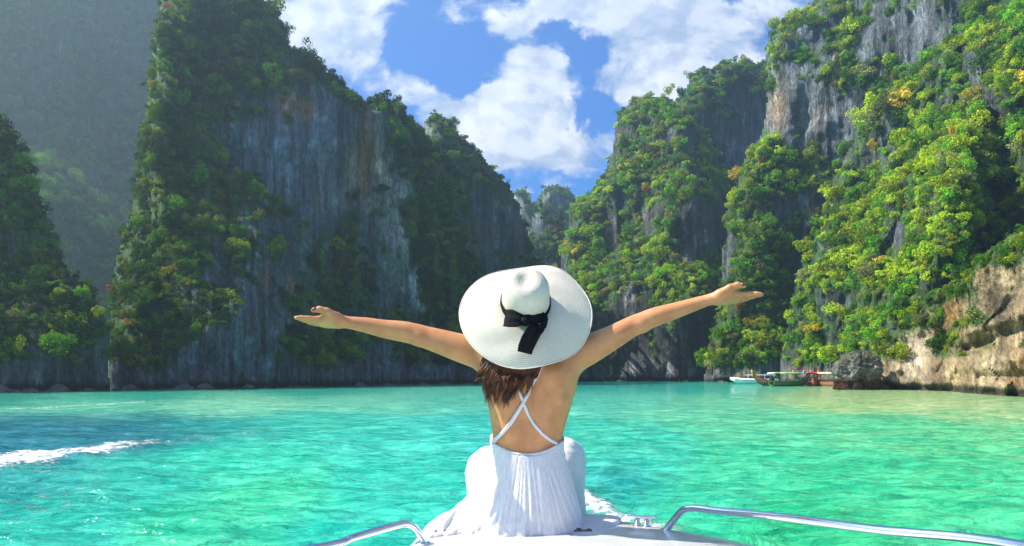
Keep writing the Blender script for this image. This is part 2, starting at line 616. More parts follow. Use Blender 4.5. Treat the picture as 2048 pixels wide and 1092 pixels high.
def cliff(name, label, poly, depth, sigma=110, lean=.03, edge=(55, 22), rough=(3.0, 2.2, 1.0), ridges=(), veg=.5, vegc=(),
          tones=(), warm=0.0, mood=(1, 2, 3), n_trees=0, where='', size=11.0, dens=1.0, sat=1.0, seed=1, notch=2.2, grey=(.15, .165, .185), tall=1.0, leaf_light=1.0, tuft=.12, ledge=0.0, crack=.45):
    poly = np.array(poly, dtype=np.float32)
    x0, x1 = max(poly[:, 0].min() - 8, -820), min(poly[:, 0].max() + 8, 2560)
    y0, y1 = max(poly[:, 1].min() - 8, -330), 852
    gx = np.arange(x0, x1, STEP, dtype=np.float32)
    gy = np.arange(y0, y1, STEP, dtype=np.float32)
    px, py = np.meshgrid(gx, gy)
    z0 = np.full_like(px, seed * 3.7)
    d = poly_sdf(px, py, poly)
    d = d + fbm(px / 70, py / 70, z0, 3) * 11 + fbm(px / 16, py / 16, z0 + 9, 3) * 6
    inside = (d > 0)
    # broad depth from the control points
    num = np.zeros_like(px)
    den = np.zeros_like(px)
    for (cx, cyy, dd) in depth:
        wgt = np.exp(-((px - cx) ** 2 + (py - cyy) ** 2 * .8) / (2 * sigma ** 2)) + 1e-5 / (1 + ((px - cx) ** 2 + (py - cyy) ** 2) / sigma ** 2)
        num += wgt * math.log(dd)
        den += wgt
    D = np.exp(num / den)
    D = D + lean * np.clip(HOR - py, -40, 900) * (D / 150)
    for (pts, wd, amp) in ridges:
        D = D + amp * np.exp(-(line_dist(px, py, pts) / wd) ** 2)
    t = np.clip(d / edge[0], 0, 1)
    D = D + edge[1] * (1 - np.sqrt(np.clip(1 - (1 - t) ** 2, 0, 1)))
    X = (px - 1024) / F * D
    Z = EYE + (HOR - py) / F * D
    o = seed * 31.7
    Dm = float(np.median(D[inside]))
    U, Wz = (px - 1024) / F * Dm + .10 * big_wobble(px, py, seed), (HOR - py) / F * Dm * tall
    S0 = np.full_like(px, o)
    flut = fbm(U / 3.4, S0, Wz / 26, 4, .55)
    big = fbm(X / 26 + o, D / 26, Z / 34, 3)
    mid = fbm(X / 9 + o, D / 9, Z / 12, 4, .5, ridged=True)
    D = D - rough[0] * big * 1.6 - rough[1] * mid - rough[2] * flut
    if ledge:
        D = D - ledge * fbm(U / 2.4, S0 + 4, Wz / 4.2, 5, .6, ridged=True) - ledge * .7 * fbm(U / 1.4, S0 + 14, Wz / 2.6, 4, .6)
    Z = EYE + (HOR - py) / F * D
    D = D + notch * np.exp(-((Z - .2) / .5) ** 2)
    X = (px - 1024) / F * D
    Z = EYE + (HOR - py) / F * D
    P = np.stack([X, D, Z], axis=-1)
    # faces: every cell whose corners are inside
    H, W = px.shape
    idx = np.full(H * W, -1, dtype=np.int64)
    cell = inside[:-1, :-1] & inside[1:, :-1] & inside[:-1, 1:] & inside[1:, 1:]
    r, c = np.nonzero(cell)
    q = np.stack([r * W + c, (r + 1) * W + c, (r + 1) * W + c + 1, r * W + c + 1], axis=1)
    used = np.unique(q)
    idx[used] = np.arange(len(used))
    q = idx[q]
    V = P.reshape(-1, 3)[used]
    dpx = np.gradient(P, axis=1)
    dpy = np.gradient(P, axis=0)
    N = np.cross(dpy, dpx)
    ln = np.linalg.norm(N, axis=-1, keepdims=True)
    N = N / (ln + 1e-9)
    # vegetation
    fol = veg + .17 + .75 * fbm(X / 15 + o, D / 15, Z / 15 + 40, 4, .55) + .55 * (np.clip(N[..., 2], -.3, .8) - .2)
    streaky = fbm(U / 5, S0, Wz / 24 + 77, 3)
    fol += .25 * streaky + tuft * fbm(X / 4.5 + o, D / 4.5, Z / 3.2 + 21, 3, .6)
    for (cx, cyy, rx, ry, amp) in vegc:
        fol += amp * np.exp(-(((px - cx) / rx) ** 2 + ((py - cyy) / ry) ** 2))
    fol -= .9 * sm(-Z, -5.0, -1.0)
    prob = sm(fol, .32, .62)
    # stone colours
    s1 = fbm(U / 2.2, S0, Wz / 30 + 3, 4, .6)
    s2 = fbm(U / 7, S0, Wz / 28 + 13, 3)
    base = np.array(grey, dtype=np.float32)
    tone = base * (1 + .9 * s1)[..., None]
    tone = tone + sm(s1 + .4 * s2, .18, .5)[..., None] * (np.array([.34, .335, .32]) - tone)
    tone = tone + sm(-s1 - .3 * s2, .22, .55)[..., None] * (np.array([.05, .055, .065]) - tone) * .8
    warmm = sm(fbm(U / 6, S0, Wz / 22 + 61, 3) + warm, .30, .55)
    tone = tone + warmm[..., None] * (np.array([.34, .19, .09]) - tone) * .7
    for (cx, cyy, rx, ry, col, amp) in tones:
        k = np.exp(-(((px - cx) / rx) ** 2 + ((py - cyy) / ry) ** 2)) * amp
        k = np.clip(k * (1 + 1.2 * fbm(U / 2.5, S0, Wz / 14 + 5, 3)), 0, 1)
        tone = tone + k[..., None] * (np.array(col) - tone)
    ck = fbm(U / 3.6, S0 + 8, Wz / (9 if not ledge else 5), 5, .6, ridged=True)
    tone = tone * (1 - crack * sm(ck, .05, .45) * 1.1)[..., None] * (1 + .25 * sm(-ck, .1, .4))[..., None]
    wet = sm(-Z - .35 * s1, -1.15, -.55)
    tone = tone + wet[..., None] * (np.array([.030, .027, .022]) - tone) * .9
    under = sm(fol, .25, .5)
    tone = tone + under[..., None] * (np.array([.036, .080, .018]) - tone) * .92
    tone = np.clip(tone, .01, .8)
    me = mesh_np('cliff', V, quads=q)
    set_attr(me, 'tone', 'FLOAT_COLOR', 'POINT', np.concatenate([tone.reshape(-1, 3)[used], np.ones((len(used), 1))], axis=1))
    set_attr(me, 'flow', 'FLOAT_VECTOR', 'POINT', np.stack([U, S0, Wz], axis=-1).reshape(-1, 3)[used])
    ob = tag(link(name, me, M_ROCK), label, None, None, 'structure')
    # clumps of foliage on it
    inb = inside & (d > 3) & (Z > 2.2)
    wts = prob * inb * np.clip(.75 + .5 * (ln[..., 0] / (STEP / F * D) ** 2) / 6, .75, 2.2)
    off = (px < -60) | (px > 2108) | (py < -60)
    wts = wts * np.where(off, .4, 1.0)
    total = wts.sum() * STEP * STEP
    n = int(total / (size * size * .62) * dens)
    flatw = wts.ravel() / wts.sum()
    pick = RNG.choice(H * W, size=n, p=flatw)
    pos = P.reshape(-1, 3)[pick] + 0.0
    nr = N.reshape(-1, 3)[pick]
    sc = np.clip(RNG.lognormal(math.log(size * .84), .46, n), size * .4, size * 2.3)
    near_edge = d.ravel()[pick]
    sc = np.where(near_edge < 16, sc * .8, sc)
    rad = sc * pos[:, 1] / F
    pos += RNG.normal(scale=STEP / F * .5, size=(n, 3)) * pos[:, 1:2]
    pos -= np.stack([0 * rad, 0 * rad, rad * .45], axis=1)
    pos += nr * rad[:, None] * .10
    hue = 1.5 + 1.9 * fbm(pos[:, 0] / 9 + o, pos[:, 1] / 9, pos[:, 2] / 9, 3) + RNG.normal(scale=.95, size=n)
    hue = np.clip(np.round(hue + (mood[1] - 1.5)), mood[0], mood[2]).astype(int)
    oddr = RNG.uniform(0, 1, n)
    hue = np.where(oddr < .014, 4, hue)
    hue = np.where((oddr > .035) & (oddr < .040), 5, hue)
    hue = np.where((oddr > .05) & (oddr < .13), 6, hue)
    tint = PAL[hue] * leaf_light * RNG.uniform(.50, 1.42, (n, 1)).astype(np.float32)
    turn = np.stack([RNG.normal(scale=.25, size=n) + nr[:, 1] * -.35, RNG.normal(scale=.25, size=n) + nr[:, 0] * .35, RNG.uniform(0, 6.283, n)], axis=1)
    siz = rad[:, None] * np.stack([RNG.uniform(.85, 1.2, n), RNG.uniform(.85, 1.2, n), RNG.choice([.6, .8, .95, 1.15, 1.6], n)], axis=1)
    keep = np.ones(n, dtype=bool)
    if n_trees:
        # the largest crowns that stand in the open, well apart, become trees of their own
        ppx, ppy = px.ravel()[pick], py.ravel()[pick]
        vis = (ppx > 8) & (ppx < 2040) & (ppy > 4) & (ppy < 745)
        for other in CLIFFS:
            vis &= ~(poly_sdf(ppx, ppy, other['poly']) > 6)
        order = np.argsort(-sc * vis)
        got = []
        for i in order:
            if not vis[i] or len(got) >= n_trees:
                break
            if all((ppx[i] - a) ** 2 + (ppy[i] - b) ** 2 > (2.0 * size) ** 2 for a, b in got):
                got.append((ppx[i], ppy[i]))
                keep[i] = False
                TREES.append((pos[i], rad[i] * 1.12, int(hue[i]), tint[i], nr[i], where, ppx[i], ppy[i]))
    pm = bpy.data.meshes.new('foliage')
    kk = np.nonzero(keep)[0]
    pm.vertices.add(len(kk))
    pm.vertices.foreach_set('co', pos[kk].astype(np.float32).ravel())
    set_attr(pm, 'pick', 'INT', 'POINT', RNG.integers(0, len(CROWNS_I), len(kk)))
    set_attr(pm, 'size', 'FLOAT_VECTOR', 'POINT', siz[kk])
    set_attr(pm, 'turn', 'FLOAT_VECTOR', 'POINT', turn[kk])
    set_attr(pm, 'tint', 'FLOAT_COLOR', 'POINT', np.concatenate([tint[kk], np.ones((len(kk), 1))], axis=1))
    po = link('cliff_foliage', pm)
    md = po.modifiers.new('scatter', 'NODES')
    md.node_group = SCATTER
    tag(po, 'mass of bushes and creepers growing over ' + where, None, None, 'stuff')
    CLIFFS.append({'poly': poly, 'obj': ob, 'n': n})
    print('CLIFF', where, 'verts', len(V), 'clumps', n)
    return ob


B = 856
OR, CR, WH = (.42, .17, .06), (.52, .42, .28), (.55, .54, .52)
# nearest first, so that trees hidden behind a nearer cliff are left in the mass
cliff('cliff', 'overhanging golden and dark brown rock wall at the right edge of the lagoon',
      [(1738, B), (1752, 730), (1775, 672), (1805, 640), (1845, 596), (1890, 570), (1950, 525), (1985, 490), (2030, 462), (2080, 440), (2300, 380), (2300, B)],
      [(1760, 760, 123), (1850, 770, 112), (1950, 780, 96), (2048, 795, 76), (1800, 680, 127), (1860, 620, 122), (1980, 560, 100), (2050, 500, 92), (2200, 700, 62), (2200, 500, 75)],
      sigma=70, lean=.02, edge=(40, 9), rough=(2.0, 3.4, 1.0), veg=.08, tall=1.5, ledge=.6, crack=.4, tuft=.3,
      ridges=[([(1890, 600), (1885, 700)], 14, 2.5), ([(1940, 700), (2060, 655)], 17, 5.0), ([(1935, 662), (2060, 620)], 13, -3.0), ([(1925, 730), (2060, 712)], 14, -2.5), ([(1960, 756), (2060, 752)], 10, 3.0)],
      vegc=[(2040, 490, 60, 35, .9), (1985, 515, 50, 25, .6), (1880, 580, 60, 20, .7), (1800, 640, 40, 26, .7), (1900, 680, 18, 22, .45), (1790, 700, 18, 25, .3),
            (1830, 700, 40, 60, -.5), (2000, 700, 60, 70, -.35)],
      tones=[(1830, 700, 55, 75, (.68, .58, .42), 1.0), (1895, 640, 36, 80, (.50, .28, .08), .8), (1900, 740, 60, 40, (.50, .36, .18), .7), (2000, 610, 50, 45, (.17, .12, .075), .7),
             (1990, 735, 34, 45, (.66, .52, .32), .9), (2040, 740, 30, 60, (.40, .24, .11), .8), (1965, 690, 40, 22, (.16, .15, .04), .7)],
      warm=.12, mood=(1, 2.2, 3), n_trees=10, where='the golden right-edge wall', size=12, seed=2, grey=(.56, .43, .25))
cliff('cliff', 'steep green buttress filling the right side, sunlit and thickly overgrown',
      [(1545, B), (1560, 700), (1572, 640), (1592, 570), (1618, 490), (1648, 415), (1678, 332), (1712, 245), (1762, 175), (1826, 148), (1860, 110), (1900, 82), (1962, 42), (2048, -4), (2320, -120), (2320, B)],
      [(1575, 740, 206), (1660, 450, 190), (1700, 330, 186), (1770, 220, 172), (1850, 200, 155), (1960, 100, 136), (2048, 50, 124), (1680, 600, 180), (1780, 480, 150), (1880, 420, 122),
       (1960, 350, 124), (2048, 330, 128), (2048, 430, 128), (1600, 762, 206), (1680, 768, 184), (1760, 772, 146), (1850, 700, 130), (1900, 600, 124), (2200, 300, 100), (2200, 600, 100)],
      sigma=85, lean=.045, edge=(60, 24), rough=(5.6, 4.2, 1.6), veg=.42,
      ridges=[([(1790, 175), (1690, 350), (1650, 470)], 22, -5), ([(1990, 260), (2010, 460), (1960, 560)], 44, 17), ([(1930, 290), (1900, 420), (1880, 540)], 40, -8),
              ([(1740, 330), (1720, 480), (1700, 620)], 26, 5), ([(1820, 500), (1790, 640)], 24, -5)],
      vegc=[(1700, 360, 22, 60, -.38), (1760, 300, 45, 40, -.25), (1795, 470, 16, 40, -.4), (1910, 420, 70, 110, .3), (1720, 690, 120, 50, .2), (1640, 745, 60, 14, -.4)],
      tones=[(1620, 750, 60, 14, CR, .6)], warm=-.05, mood=(1, 2.45, 3), n_trees=92, where='the sunlit right buttress', size=13.5, dens=1.3, leaf_light=1.6, seed=3)
cliff('cliff', 'narrow leafy spur below the raised right hand, standing out from the shaded wall',
      [(1400, B), (1404, 720), (1424, 650), (1452, 575), (1470, 505), (1486, 455), (1514, 428), (1545, 434), (1566, 480), (1590, 570), (1618, 680), (1630, B)],
      [(1510, 500, 213), (1545, 560, 208), (1500, 650, 214), (1555, 680, 206), (1440, 650, 224), (1425, 740, 230), (1500, 750, 218), (1605, 560, 236), (1625, 740, 220)],
      sigma=55, lean=.03, edge=(45, 20), rough=(3.0, 2.6, 1.0), veg=.66, leaf_light=1.35, vegc=[(1540, 745, 90, 12, -.6)],
      tones=[(1500, 752, 70, 12, CR, .7)], mood=(1, 1.9, 3), n_trees=26, where='the spur below the right hand', size=12.5, dens=1.15, seed=4)
cliff('cliff', 'tall grey rock tower at the upper right, its ledges tufted with bushes',
      [(1436, B), (1440, 500), (1462, 395), (1474, 345), (1500, 296), (1526, 262), (1532, 185), (1528, 110), (1540, 66), (1564, 40), (1600, 14), (1640, -12), (1700, -60), (1900, -180), (2320, -230), (2320, B)],
      [(1535, 200, 230), (1480, 390, 238), (1600, 100, 224), (1700, 60, 218), (1700, 200, 210), (1800, 120, 195), (1560, 350, 226), (1620, 350, 220), (1500, 600, 244), (1950, 0, 175), (2100, 0, 150), (2100, 300, 160)],
      sigma=90, lean=.02, edge=(45, 22), rough=(3.4, 2.6, 1.9), veg=.25, leaf_light=1.45, tuft=.8,
      vegc=[(1510, 360, 60, 70, .5), (1590, 330, 60, 60, .45), (1560, 240, 26, 40, -.5), (1620, 220, 60, 40, -.22), (1720, 210, 60, 40, -.3), (1800, 60, 90, 40, -.2), (1950, 10, 90, 50, .35), (1620, 60, 50, 50, .12)],
      tones=[(1556, 215, 20, 45, (.58, .40, .24), .95), (1620, 240, 60, 40, WH, .35), (1548, 130, 14, 40, WH, .5)],
      mood=(1, 2.2, 3), n_trees=44, where='the upper right tower', size=10.5, seed=5, grey=(.215, .25, .28))
cliff('cliff', 'near cliff end at the left edge, dark wet stone under a leafy shoulder',
      [(-820, B), (-820, 60), (-420, 80), (-160, 120), (-60, 190), (0, 224), (30, 268), (62, 335), (88, 410), (106, 480), (140, 545), (185, 585), (212, 628), (222, 700), (224, B)],
      [(0, 400, 112), (80, 500, 110), (200, 650, 109), (100, 700, 103), (0, 780, 100), (215, 780, 115), (-200, 600, 96), (-200, 300, 106)],
      sigma=75, lean=.03, edge=(32, 14), rough=(2.4, 2.2, 1.2), veg=.30,
      vegc=[(40, 330, 50, 110, .55), (90, 480, 40, 70, .35), (150, 580, 50, 40, .45), (60, 680, 60, 60, -.4), (180, 700, 30, 60, -.5), (20, 480, 26, 60, -.3)],
      tones=[(60, 620, 60, 90, (.30, .30, .31), .5)], mood=(0, 1.3, 3), n_trees=14, where='the left-edge cliff', size=12, seed=6)
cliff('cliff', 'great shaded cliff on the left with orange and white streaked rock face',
      [(205, B), (215, 650), (235, 500), (262, 420), (275, 320), (285, 240), (300, 160), (312, 60), (322, -30), (400, -90), (480, -60), (528, -10), (566, 40), (584, 92), (640, 128), (696, 176), (730, 202),
       (768, 196), (795, 205), (832, 245), (868, 292), (905, 335), (935, 420), (955, 520), (985, 640), (1010, 740), (1015, B)],
      [(290, 200, 158), (340, 60, 158), (260, 600, 132), (240, 770, 114), (400, 300, 144), (420, 600, 126), (400, 770, 121), (560, 250, 154), (560, 500, 142), (560, 770, 134), (700, 300, 172), (720, 500, 166), (700, 770, 153),
       (820, 400, 186), (850, 600, 186), (880, 770, 176), (960, 700, 196), (480, 40, 168), (600, 140, 172)],
      sigma=85, lean=.02, edge=(48, 24), rough=(2.6, 3.0, 2.7), veg=.24, leaf_light=.85, grey=(.18, .225, .265), tuft=.50, ledge=.5, crack=.5,
      ridges=[([(335, 40), (325, 200), (295, 330), (330, 420)], 26, -13), ([(740, 260), (790, 420), (830, 600)], 18, -4), ([(470, 300), (440, 560)], 30, 4), ([(660, 480), (690, 700)], 30, 5)],
      vegc=[(312, 230, 50, 200, .7), (280, 450, 62, 260, .75), (420, 60, 120, 70, .6), (600, 280, 110, 120, -.42), (740, 330, 40, 120, -.45), (800, 470, 30, 120, -.55), (520, 560, 90, 90, -.28), (640, 700, 80, 60, .25),
            (660, 130, 80, 40, .5), (860, 380, 60, 110, .5), (900, 560, 60, 90, .25), (420, 430, 90, 90, .25), (300, 620, 70, 90, .2), (480, 620, 120, 80, -.30), (620, 400, 110, 120, -.22), (700, 560, 60, 70, .2), (420, 720, 120, 50, -.3), (780, 730, 40, 40, -.5), (780, 600, 36, 60, -.2)],
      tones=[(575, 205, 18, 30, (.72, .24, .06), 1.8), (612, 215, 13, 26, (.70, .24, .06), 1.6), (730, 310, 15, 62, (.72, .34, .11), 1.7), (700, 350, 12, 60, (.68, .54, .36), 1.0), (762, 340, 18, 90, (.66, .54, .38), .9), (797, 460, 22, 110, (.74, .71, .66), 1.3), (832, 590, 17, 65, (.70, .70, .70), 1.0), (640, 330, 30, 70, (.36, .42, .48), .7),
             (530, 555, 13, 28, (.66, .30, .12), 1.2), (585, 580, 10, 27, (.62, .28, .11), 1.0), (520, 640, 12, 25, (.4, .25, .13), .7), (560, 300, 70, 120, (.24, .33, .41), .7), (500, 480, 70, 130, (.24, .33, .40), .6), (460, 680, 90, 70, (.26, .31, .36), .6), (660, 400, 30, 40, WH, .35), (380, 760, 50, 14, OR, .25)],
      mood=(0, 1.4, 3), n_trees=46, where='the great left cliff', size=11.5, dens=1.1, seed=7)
cliff('cliff', 'pointed dark grey peak behind the left cliff, rising above the hat',
      [(820, B), (826, 300), (846, 240), (872, 226), (900, 238), (930, 272), (960, 302), (992, 342), (1020, 372), (1040, 412), (1058, 470), (1072, 515), (1110, 540), (1150, 575), (1210, 620), (1220, B)],
      [(860, 260, 222), (900, 400, 216), (960, 500, 218), (1000, 400, 230), (1050, 560, 230), (1050, 760, 222), (900, 760, 214), (1180, 740, 245)],
      sigma=70, lean=.02, edge=(40, 30), rough=(3.6, 3.0, 2.0), veg=.20, vegc=[(1090, 640, 100, 90, .35), (950, 420, 40, 100, -.12)],
      tones=[(868, 262, 18, 40, WH, .6)], mood=(0, 1.2, 2), n_trees=8, where='the pointed grey peak', size=8, seed=8, grey=(.14, .15, .17))
cliff('cliff', 'rounded rocky dome in the middle distance, sunlit on its left flank',
      [(1110, B), (1116, 560), (1126, 470), (1138, 420), (1162, 398), (1190, 368), (1214, 332), (1224, 284), (1230, 236), (1258, 206), (1298, 190), (1340, 196), (1385, 232), (1420, 262), (1446, 330), (1474, 390), (1500, 460), (1560, 600), (1580, B)],
      [(1370, 250, 250), (1380, 400, 241), (1390, 600, 235), (1300, 300, 258), (1250, 400, 268), (1200, 450, 276), (1200, 700, 270), (1300, 600, 250), (1440, 330, 276), (1450, 500, 286), (1480, 700, 290), (1390, 762, 250), (1250, 762, 262), (1250, 250, 272)],
      sigma=52, lean=.035, edge=(36, 22), rough=(4.0, 3.2, 2.0), veg=.27, leaf_light=1.5, crack=.65,
      ridges=[([(1365, 260), (1385, 420), (1395, 600)], 24, -6)],
      vegc=[(1290, 220, 60, 40, .35), (1290, 360, 60, 130, .25), (1385, 420, 22, 120, -.3), (1225, 500, 26, 70, -.35), (1450, 520, 60, 150, .15), (1255, 272, 30, 25, -.35), (1330, 740, 160, 26, -.5)],
      tones=[(1255, 275, 30, 22, (.36, .27, .18), .6), (1215, 500, 26, 80, (.34, .27, .2), .6), (1330, 735, 120, 24, (.30, .31, .32), .7)],
      mood=(1, 2.4, 3), n_trees=28, where='the rounded middle dome', size=8.5, dens=1.1, seed=9, grey=(.19, .19, .20))
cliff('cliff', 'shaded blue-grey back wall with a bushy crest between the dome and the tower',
      [(1330, B), (1332, 280), (1352, 195), (1376, 162), (1402, 138), (1446, 126), (1482, 121), (1528, 128), (1580, 140), (1700, 160), (1720, B)],
      [(1400, 200, 312), (1480, 150, 300), (1480, 300, 316), (1520, 200, 308), (1480, 600, 318), (1600, 300, 320)],
      sigma=70, lean=.02, edge=(36, 34), rough=(4.0, 3.2, 2.0), veg=.26, vegc=[(1420, 170, 70, 46, .45), (1500, 150, 60, 30, .2), (1480, 300, 46, 70, -.6), (1440, 240, 30, 30, .3)],
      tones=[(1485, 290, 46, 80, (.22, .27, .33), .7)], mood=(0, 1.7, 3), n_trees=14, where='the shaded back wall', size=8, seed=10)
cliff('cliff', 'dark low spur closing the lagoon just above the hat',
      [(1020, B), (1030, 560), (1052, 470), (1066, 425), (1080, 398), (1096, 420), (1120, 446), (1150, 462), (1172, 492), (1190, 540), (1230, 600), (1240, B)],
      [(1078, 430, 352), (1110, 520, 345), (1160, 560, 360), (1110, 700, 345)],
      sigma=40, lean=.02, edge=(22, 24), rough=(3.5, 3, 2.0), veg=.42, vegc=[(1078, 440, 14, 40, -.5)],
      tones=[(1085, 490, 12, 10, (.35, .1, .06), .5)], mood=(0, 1.3, 3), n_trees=4, where='the spur above the hat', size=7, seed=11)
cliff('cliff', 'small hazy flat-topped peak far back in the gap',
      [(1010, B), (1018, 420), (1030, 386), (1046, 377), (1060, 386), (1067, 404), (1076, 384), (1090, 370), (1110, 366), (1142, 374), (1156, 396), (1190, 470), (1240, 600), (1240, B)],
      [(1040, 400, 470), (1100, 390, 450), (1140, 420, 460), (1100, 600, 450)],
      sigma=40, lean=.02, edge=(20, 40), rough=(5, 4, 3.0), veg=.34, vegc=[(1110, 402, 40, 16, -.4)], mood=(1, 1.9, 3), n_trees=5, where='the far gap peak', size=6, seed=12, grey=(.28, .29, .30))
cliff('cliff', 'immense hazy green wall behind, at the upper left corner',
      [(-820, B), (-820, -330), (200, -330), (330, -200), (352, -60), (345, 200), (330, 400), (330, B)],
      [(50, 100, 380), (200, 100, 430), (300, 300, 430), (100, 500, 290), (200, 600, 320), (-200, 200, 340), (-200, 600, 240), (300, 100, 460), (250, 750, 300)],
      sigma=90, lean=.02, edge=(30, 20), rough=(6, 4.5, 2.4), veg=.50, vegc=[(100, 100, 90, 60, -.2), (60, 220, 40, 60, -.2)], mood=(0, 1.4, 2), n_trees=12, where='the hazy upper left wall', size=10.5, seed=13)

# the trees that can be told apart
SPECIAL = [  # photo column, row, radius px, tint, label
    (1962, 128, 46, 1, 'broad umbrella-shaped dark green tree high near the upper right corner'),
    (1945, 196, 26, 4, 'orange-brown tree crown beside the umbrella tree at the upper right'),
    (1782, 366, 17, 5, 'rusty red bush in the middle of the right-hand buttress'),
    (1508, 640, 21, 4, 'golden yellow crown low on the leafy spur under the right hand'),
    (1512, 690, 15, 4, 'small golden bush just above the moored speedboat'),
    (766, 200, 22, 2, 'bright green round crown on the crest of the left cliff, against the clouds'),
    (190, 572, 11, 3, 'small sunlit yellow bush on the shoulder of the left-edge cliff'),
    (214, 606, 10, 3, 'lowest sunlit bush at the tip of the left-edge cliff'),
    (1520, 452, 26, 2, 'leafy crown topping the spur below the right hand'),
    (1900, 260, 24, 2, 'bright green rounded tree on the upper right buttress'),
    (1500, 372, 26, 3, 'yellow-green bush overhanging the shaded wall left of the right tower'),
    (1855, 118, 30, 2, 'rounded bright green tree at the top edge of the buttress, below the grey tower'),
]
def place_words(where, px, py):
    """where on its cliff a tree stands"""
    band = [wd for lim, wd in ((90, 'topmost'), (200, 'high up'), (320, 'upper middle'), (440, 'half way up'), (560, 'lower middle'), (670, 'low down'), (2000, 'near the water')) if py < lim][0]
    xs = [t[6] for t in TREES if t[5] == where]
    u = (px - min(xs)) / (max(xs) - min(xs) + 1)
    side = 'left part' if u < .25 else 'left centre' if u < .5 else 'right centre' if u < .75 else 'right part'
    return 'on ' + where + ', ' + band + ', ' + side


def plant(pos, rad, hue, tint, nr, label, group):
    root = empty('tree', pos, random.uniform(0, 6.28))
    root.scale = (rad, rad, rad * random.uniform(.8, 1.1))
    tag(root, label, 'tree', group)
    cr = link('crown', random.choice(CROWNS_T), None, root)
    cr.color = (*[float(v) for v in tint], 1)
    link('trunk', random.choice(TRUNKS), None, root)


DG = bpy.context.evaluated_depsgraph_get()
cliff_bvh = [BVHTree.FromPolygons([v.co for v in c['obj'].data.vertices], [p.vertices for p in c['obj'].data.polygons]) for c in CLIFFS]
eye = Vector((0, 0, EYE))
for (px, py, r, hue, label) in SPECIAL:
    best = None
    for bv in cliff_bvh:
        for dy in (0, 6, 12, 20, 30):
            hit = bv.ray_cast(eye, ray_dir(px, py + dy))
            if hit[0] is not None:
                if best is None or hit[3] < best[3]:
                    best = hit
                break
    if best is None:
        continue
    rad = r * best[0].y / F
    p = best[0] - Vector((0, .5 * rad, .6 * rad))
    plant(p, rad, hue, PAL[hue] * 1.1, best[1], label, None)
ALIKE = {}
for (pos, rad, hue, tint, nr, where, px, py) in TREES:
    rp = rad * F / pos[1]
    size_w = 'large ' if rp > 26 else 'small ' if rp < 19 else ''
    ALIKE.setdefault(size_w + PAL_WORDS[hue] + ' tree ' + place_words(where, px, py), []).append((py, pos, rad, hue, tint, nr, where))
for label, lot in ALIKE.items():
    lot.sort(key=lambda q: q[0])
    for i, (py, pos, rad, hue, tint, nr, where) in enumerate(lot):
        lb = label
        if len(lot) in (2, 3):
            lb = (('upper ', 'lower ') if len(lot) == 2 else ('upper ', 'middle ', 'lower '))[i] + label.replace('large ', '').replace('small ', '')
        if len(lb.replace('-', ' ').split()) > 16:
            lb = lb.replace('large ', '').replace('small ', '')
        plant(pos, rad, hue, tint, nr, lb, 'trees on ' + where)
print('TREES', len(TREES) + len(SPECIAL))


# ------------------------------------------------------------------ fallen rocks along the foot of the cliffs
def shore_rocks():
    r = np.random.default_rng(9)
    b = MB()
    for i in range(200):
        px = r.uniform(-40, 1010) if i < 140 else r.uniform(1180, 1460)
        best = None
        for bv in cliff_bvh:
            h = bv.ray_cast(eye, ray_dir(px, 757))
            if h[0] is not None and (best is None or h[3] < best[3]):
                best = h
        if best is None:
            continue
        s = float(np.clip(r.lognormal(-1.05, .6), .15, 1.1))
        c = best[0] + Vector((0, -.4 - s * .4, 0))
        c.z = s * r.uniform(-.5, .1)
        rings = []
        for k in range(6):
            el = -1.2 + k * .52
            rings.append([c + Vector((math.cos(a) * math.cos(el) * s * r.uniform(.75, 1.3), math.sin(a) * math.cos(el) * s * r.uniform(.75, 1.2), math.sin(el) * s * r.uniform(.5, .9))) for a in np.linspace(0, 6.283, 9)[:-1]])
        b.loft(rings)
    o = b.build('shore_rocks', principled('wet_shore_rock', (.085, .08, .075), .7, .3, bump=(2.5, .8, .3)), None)
    tag(o, 'dark fallen rocks lying along the foot of the cliffs at the waterline', None, None, 'stuff')


shore_rocks()


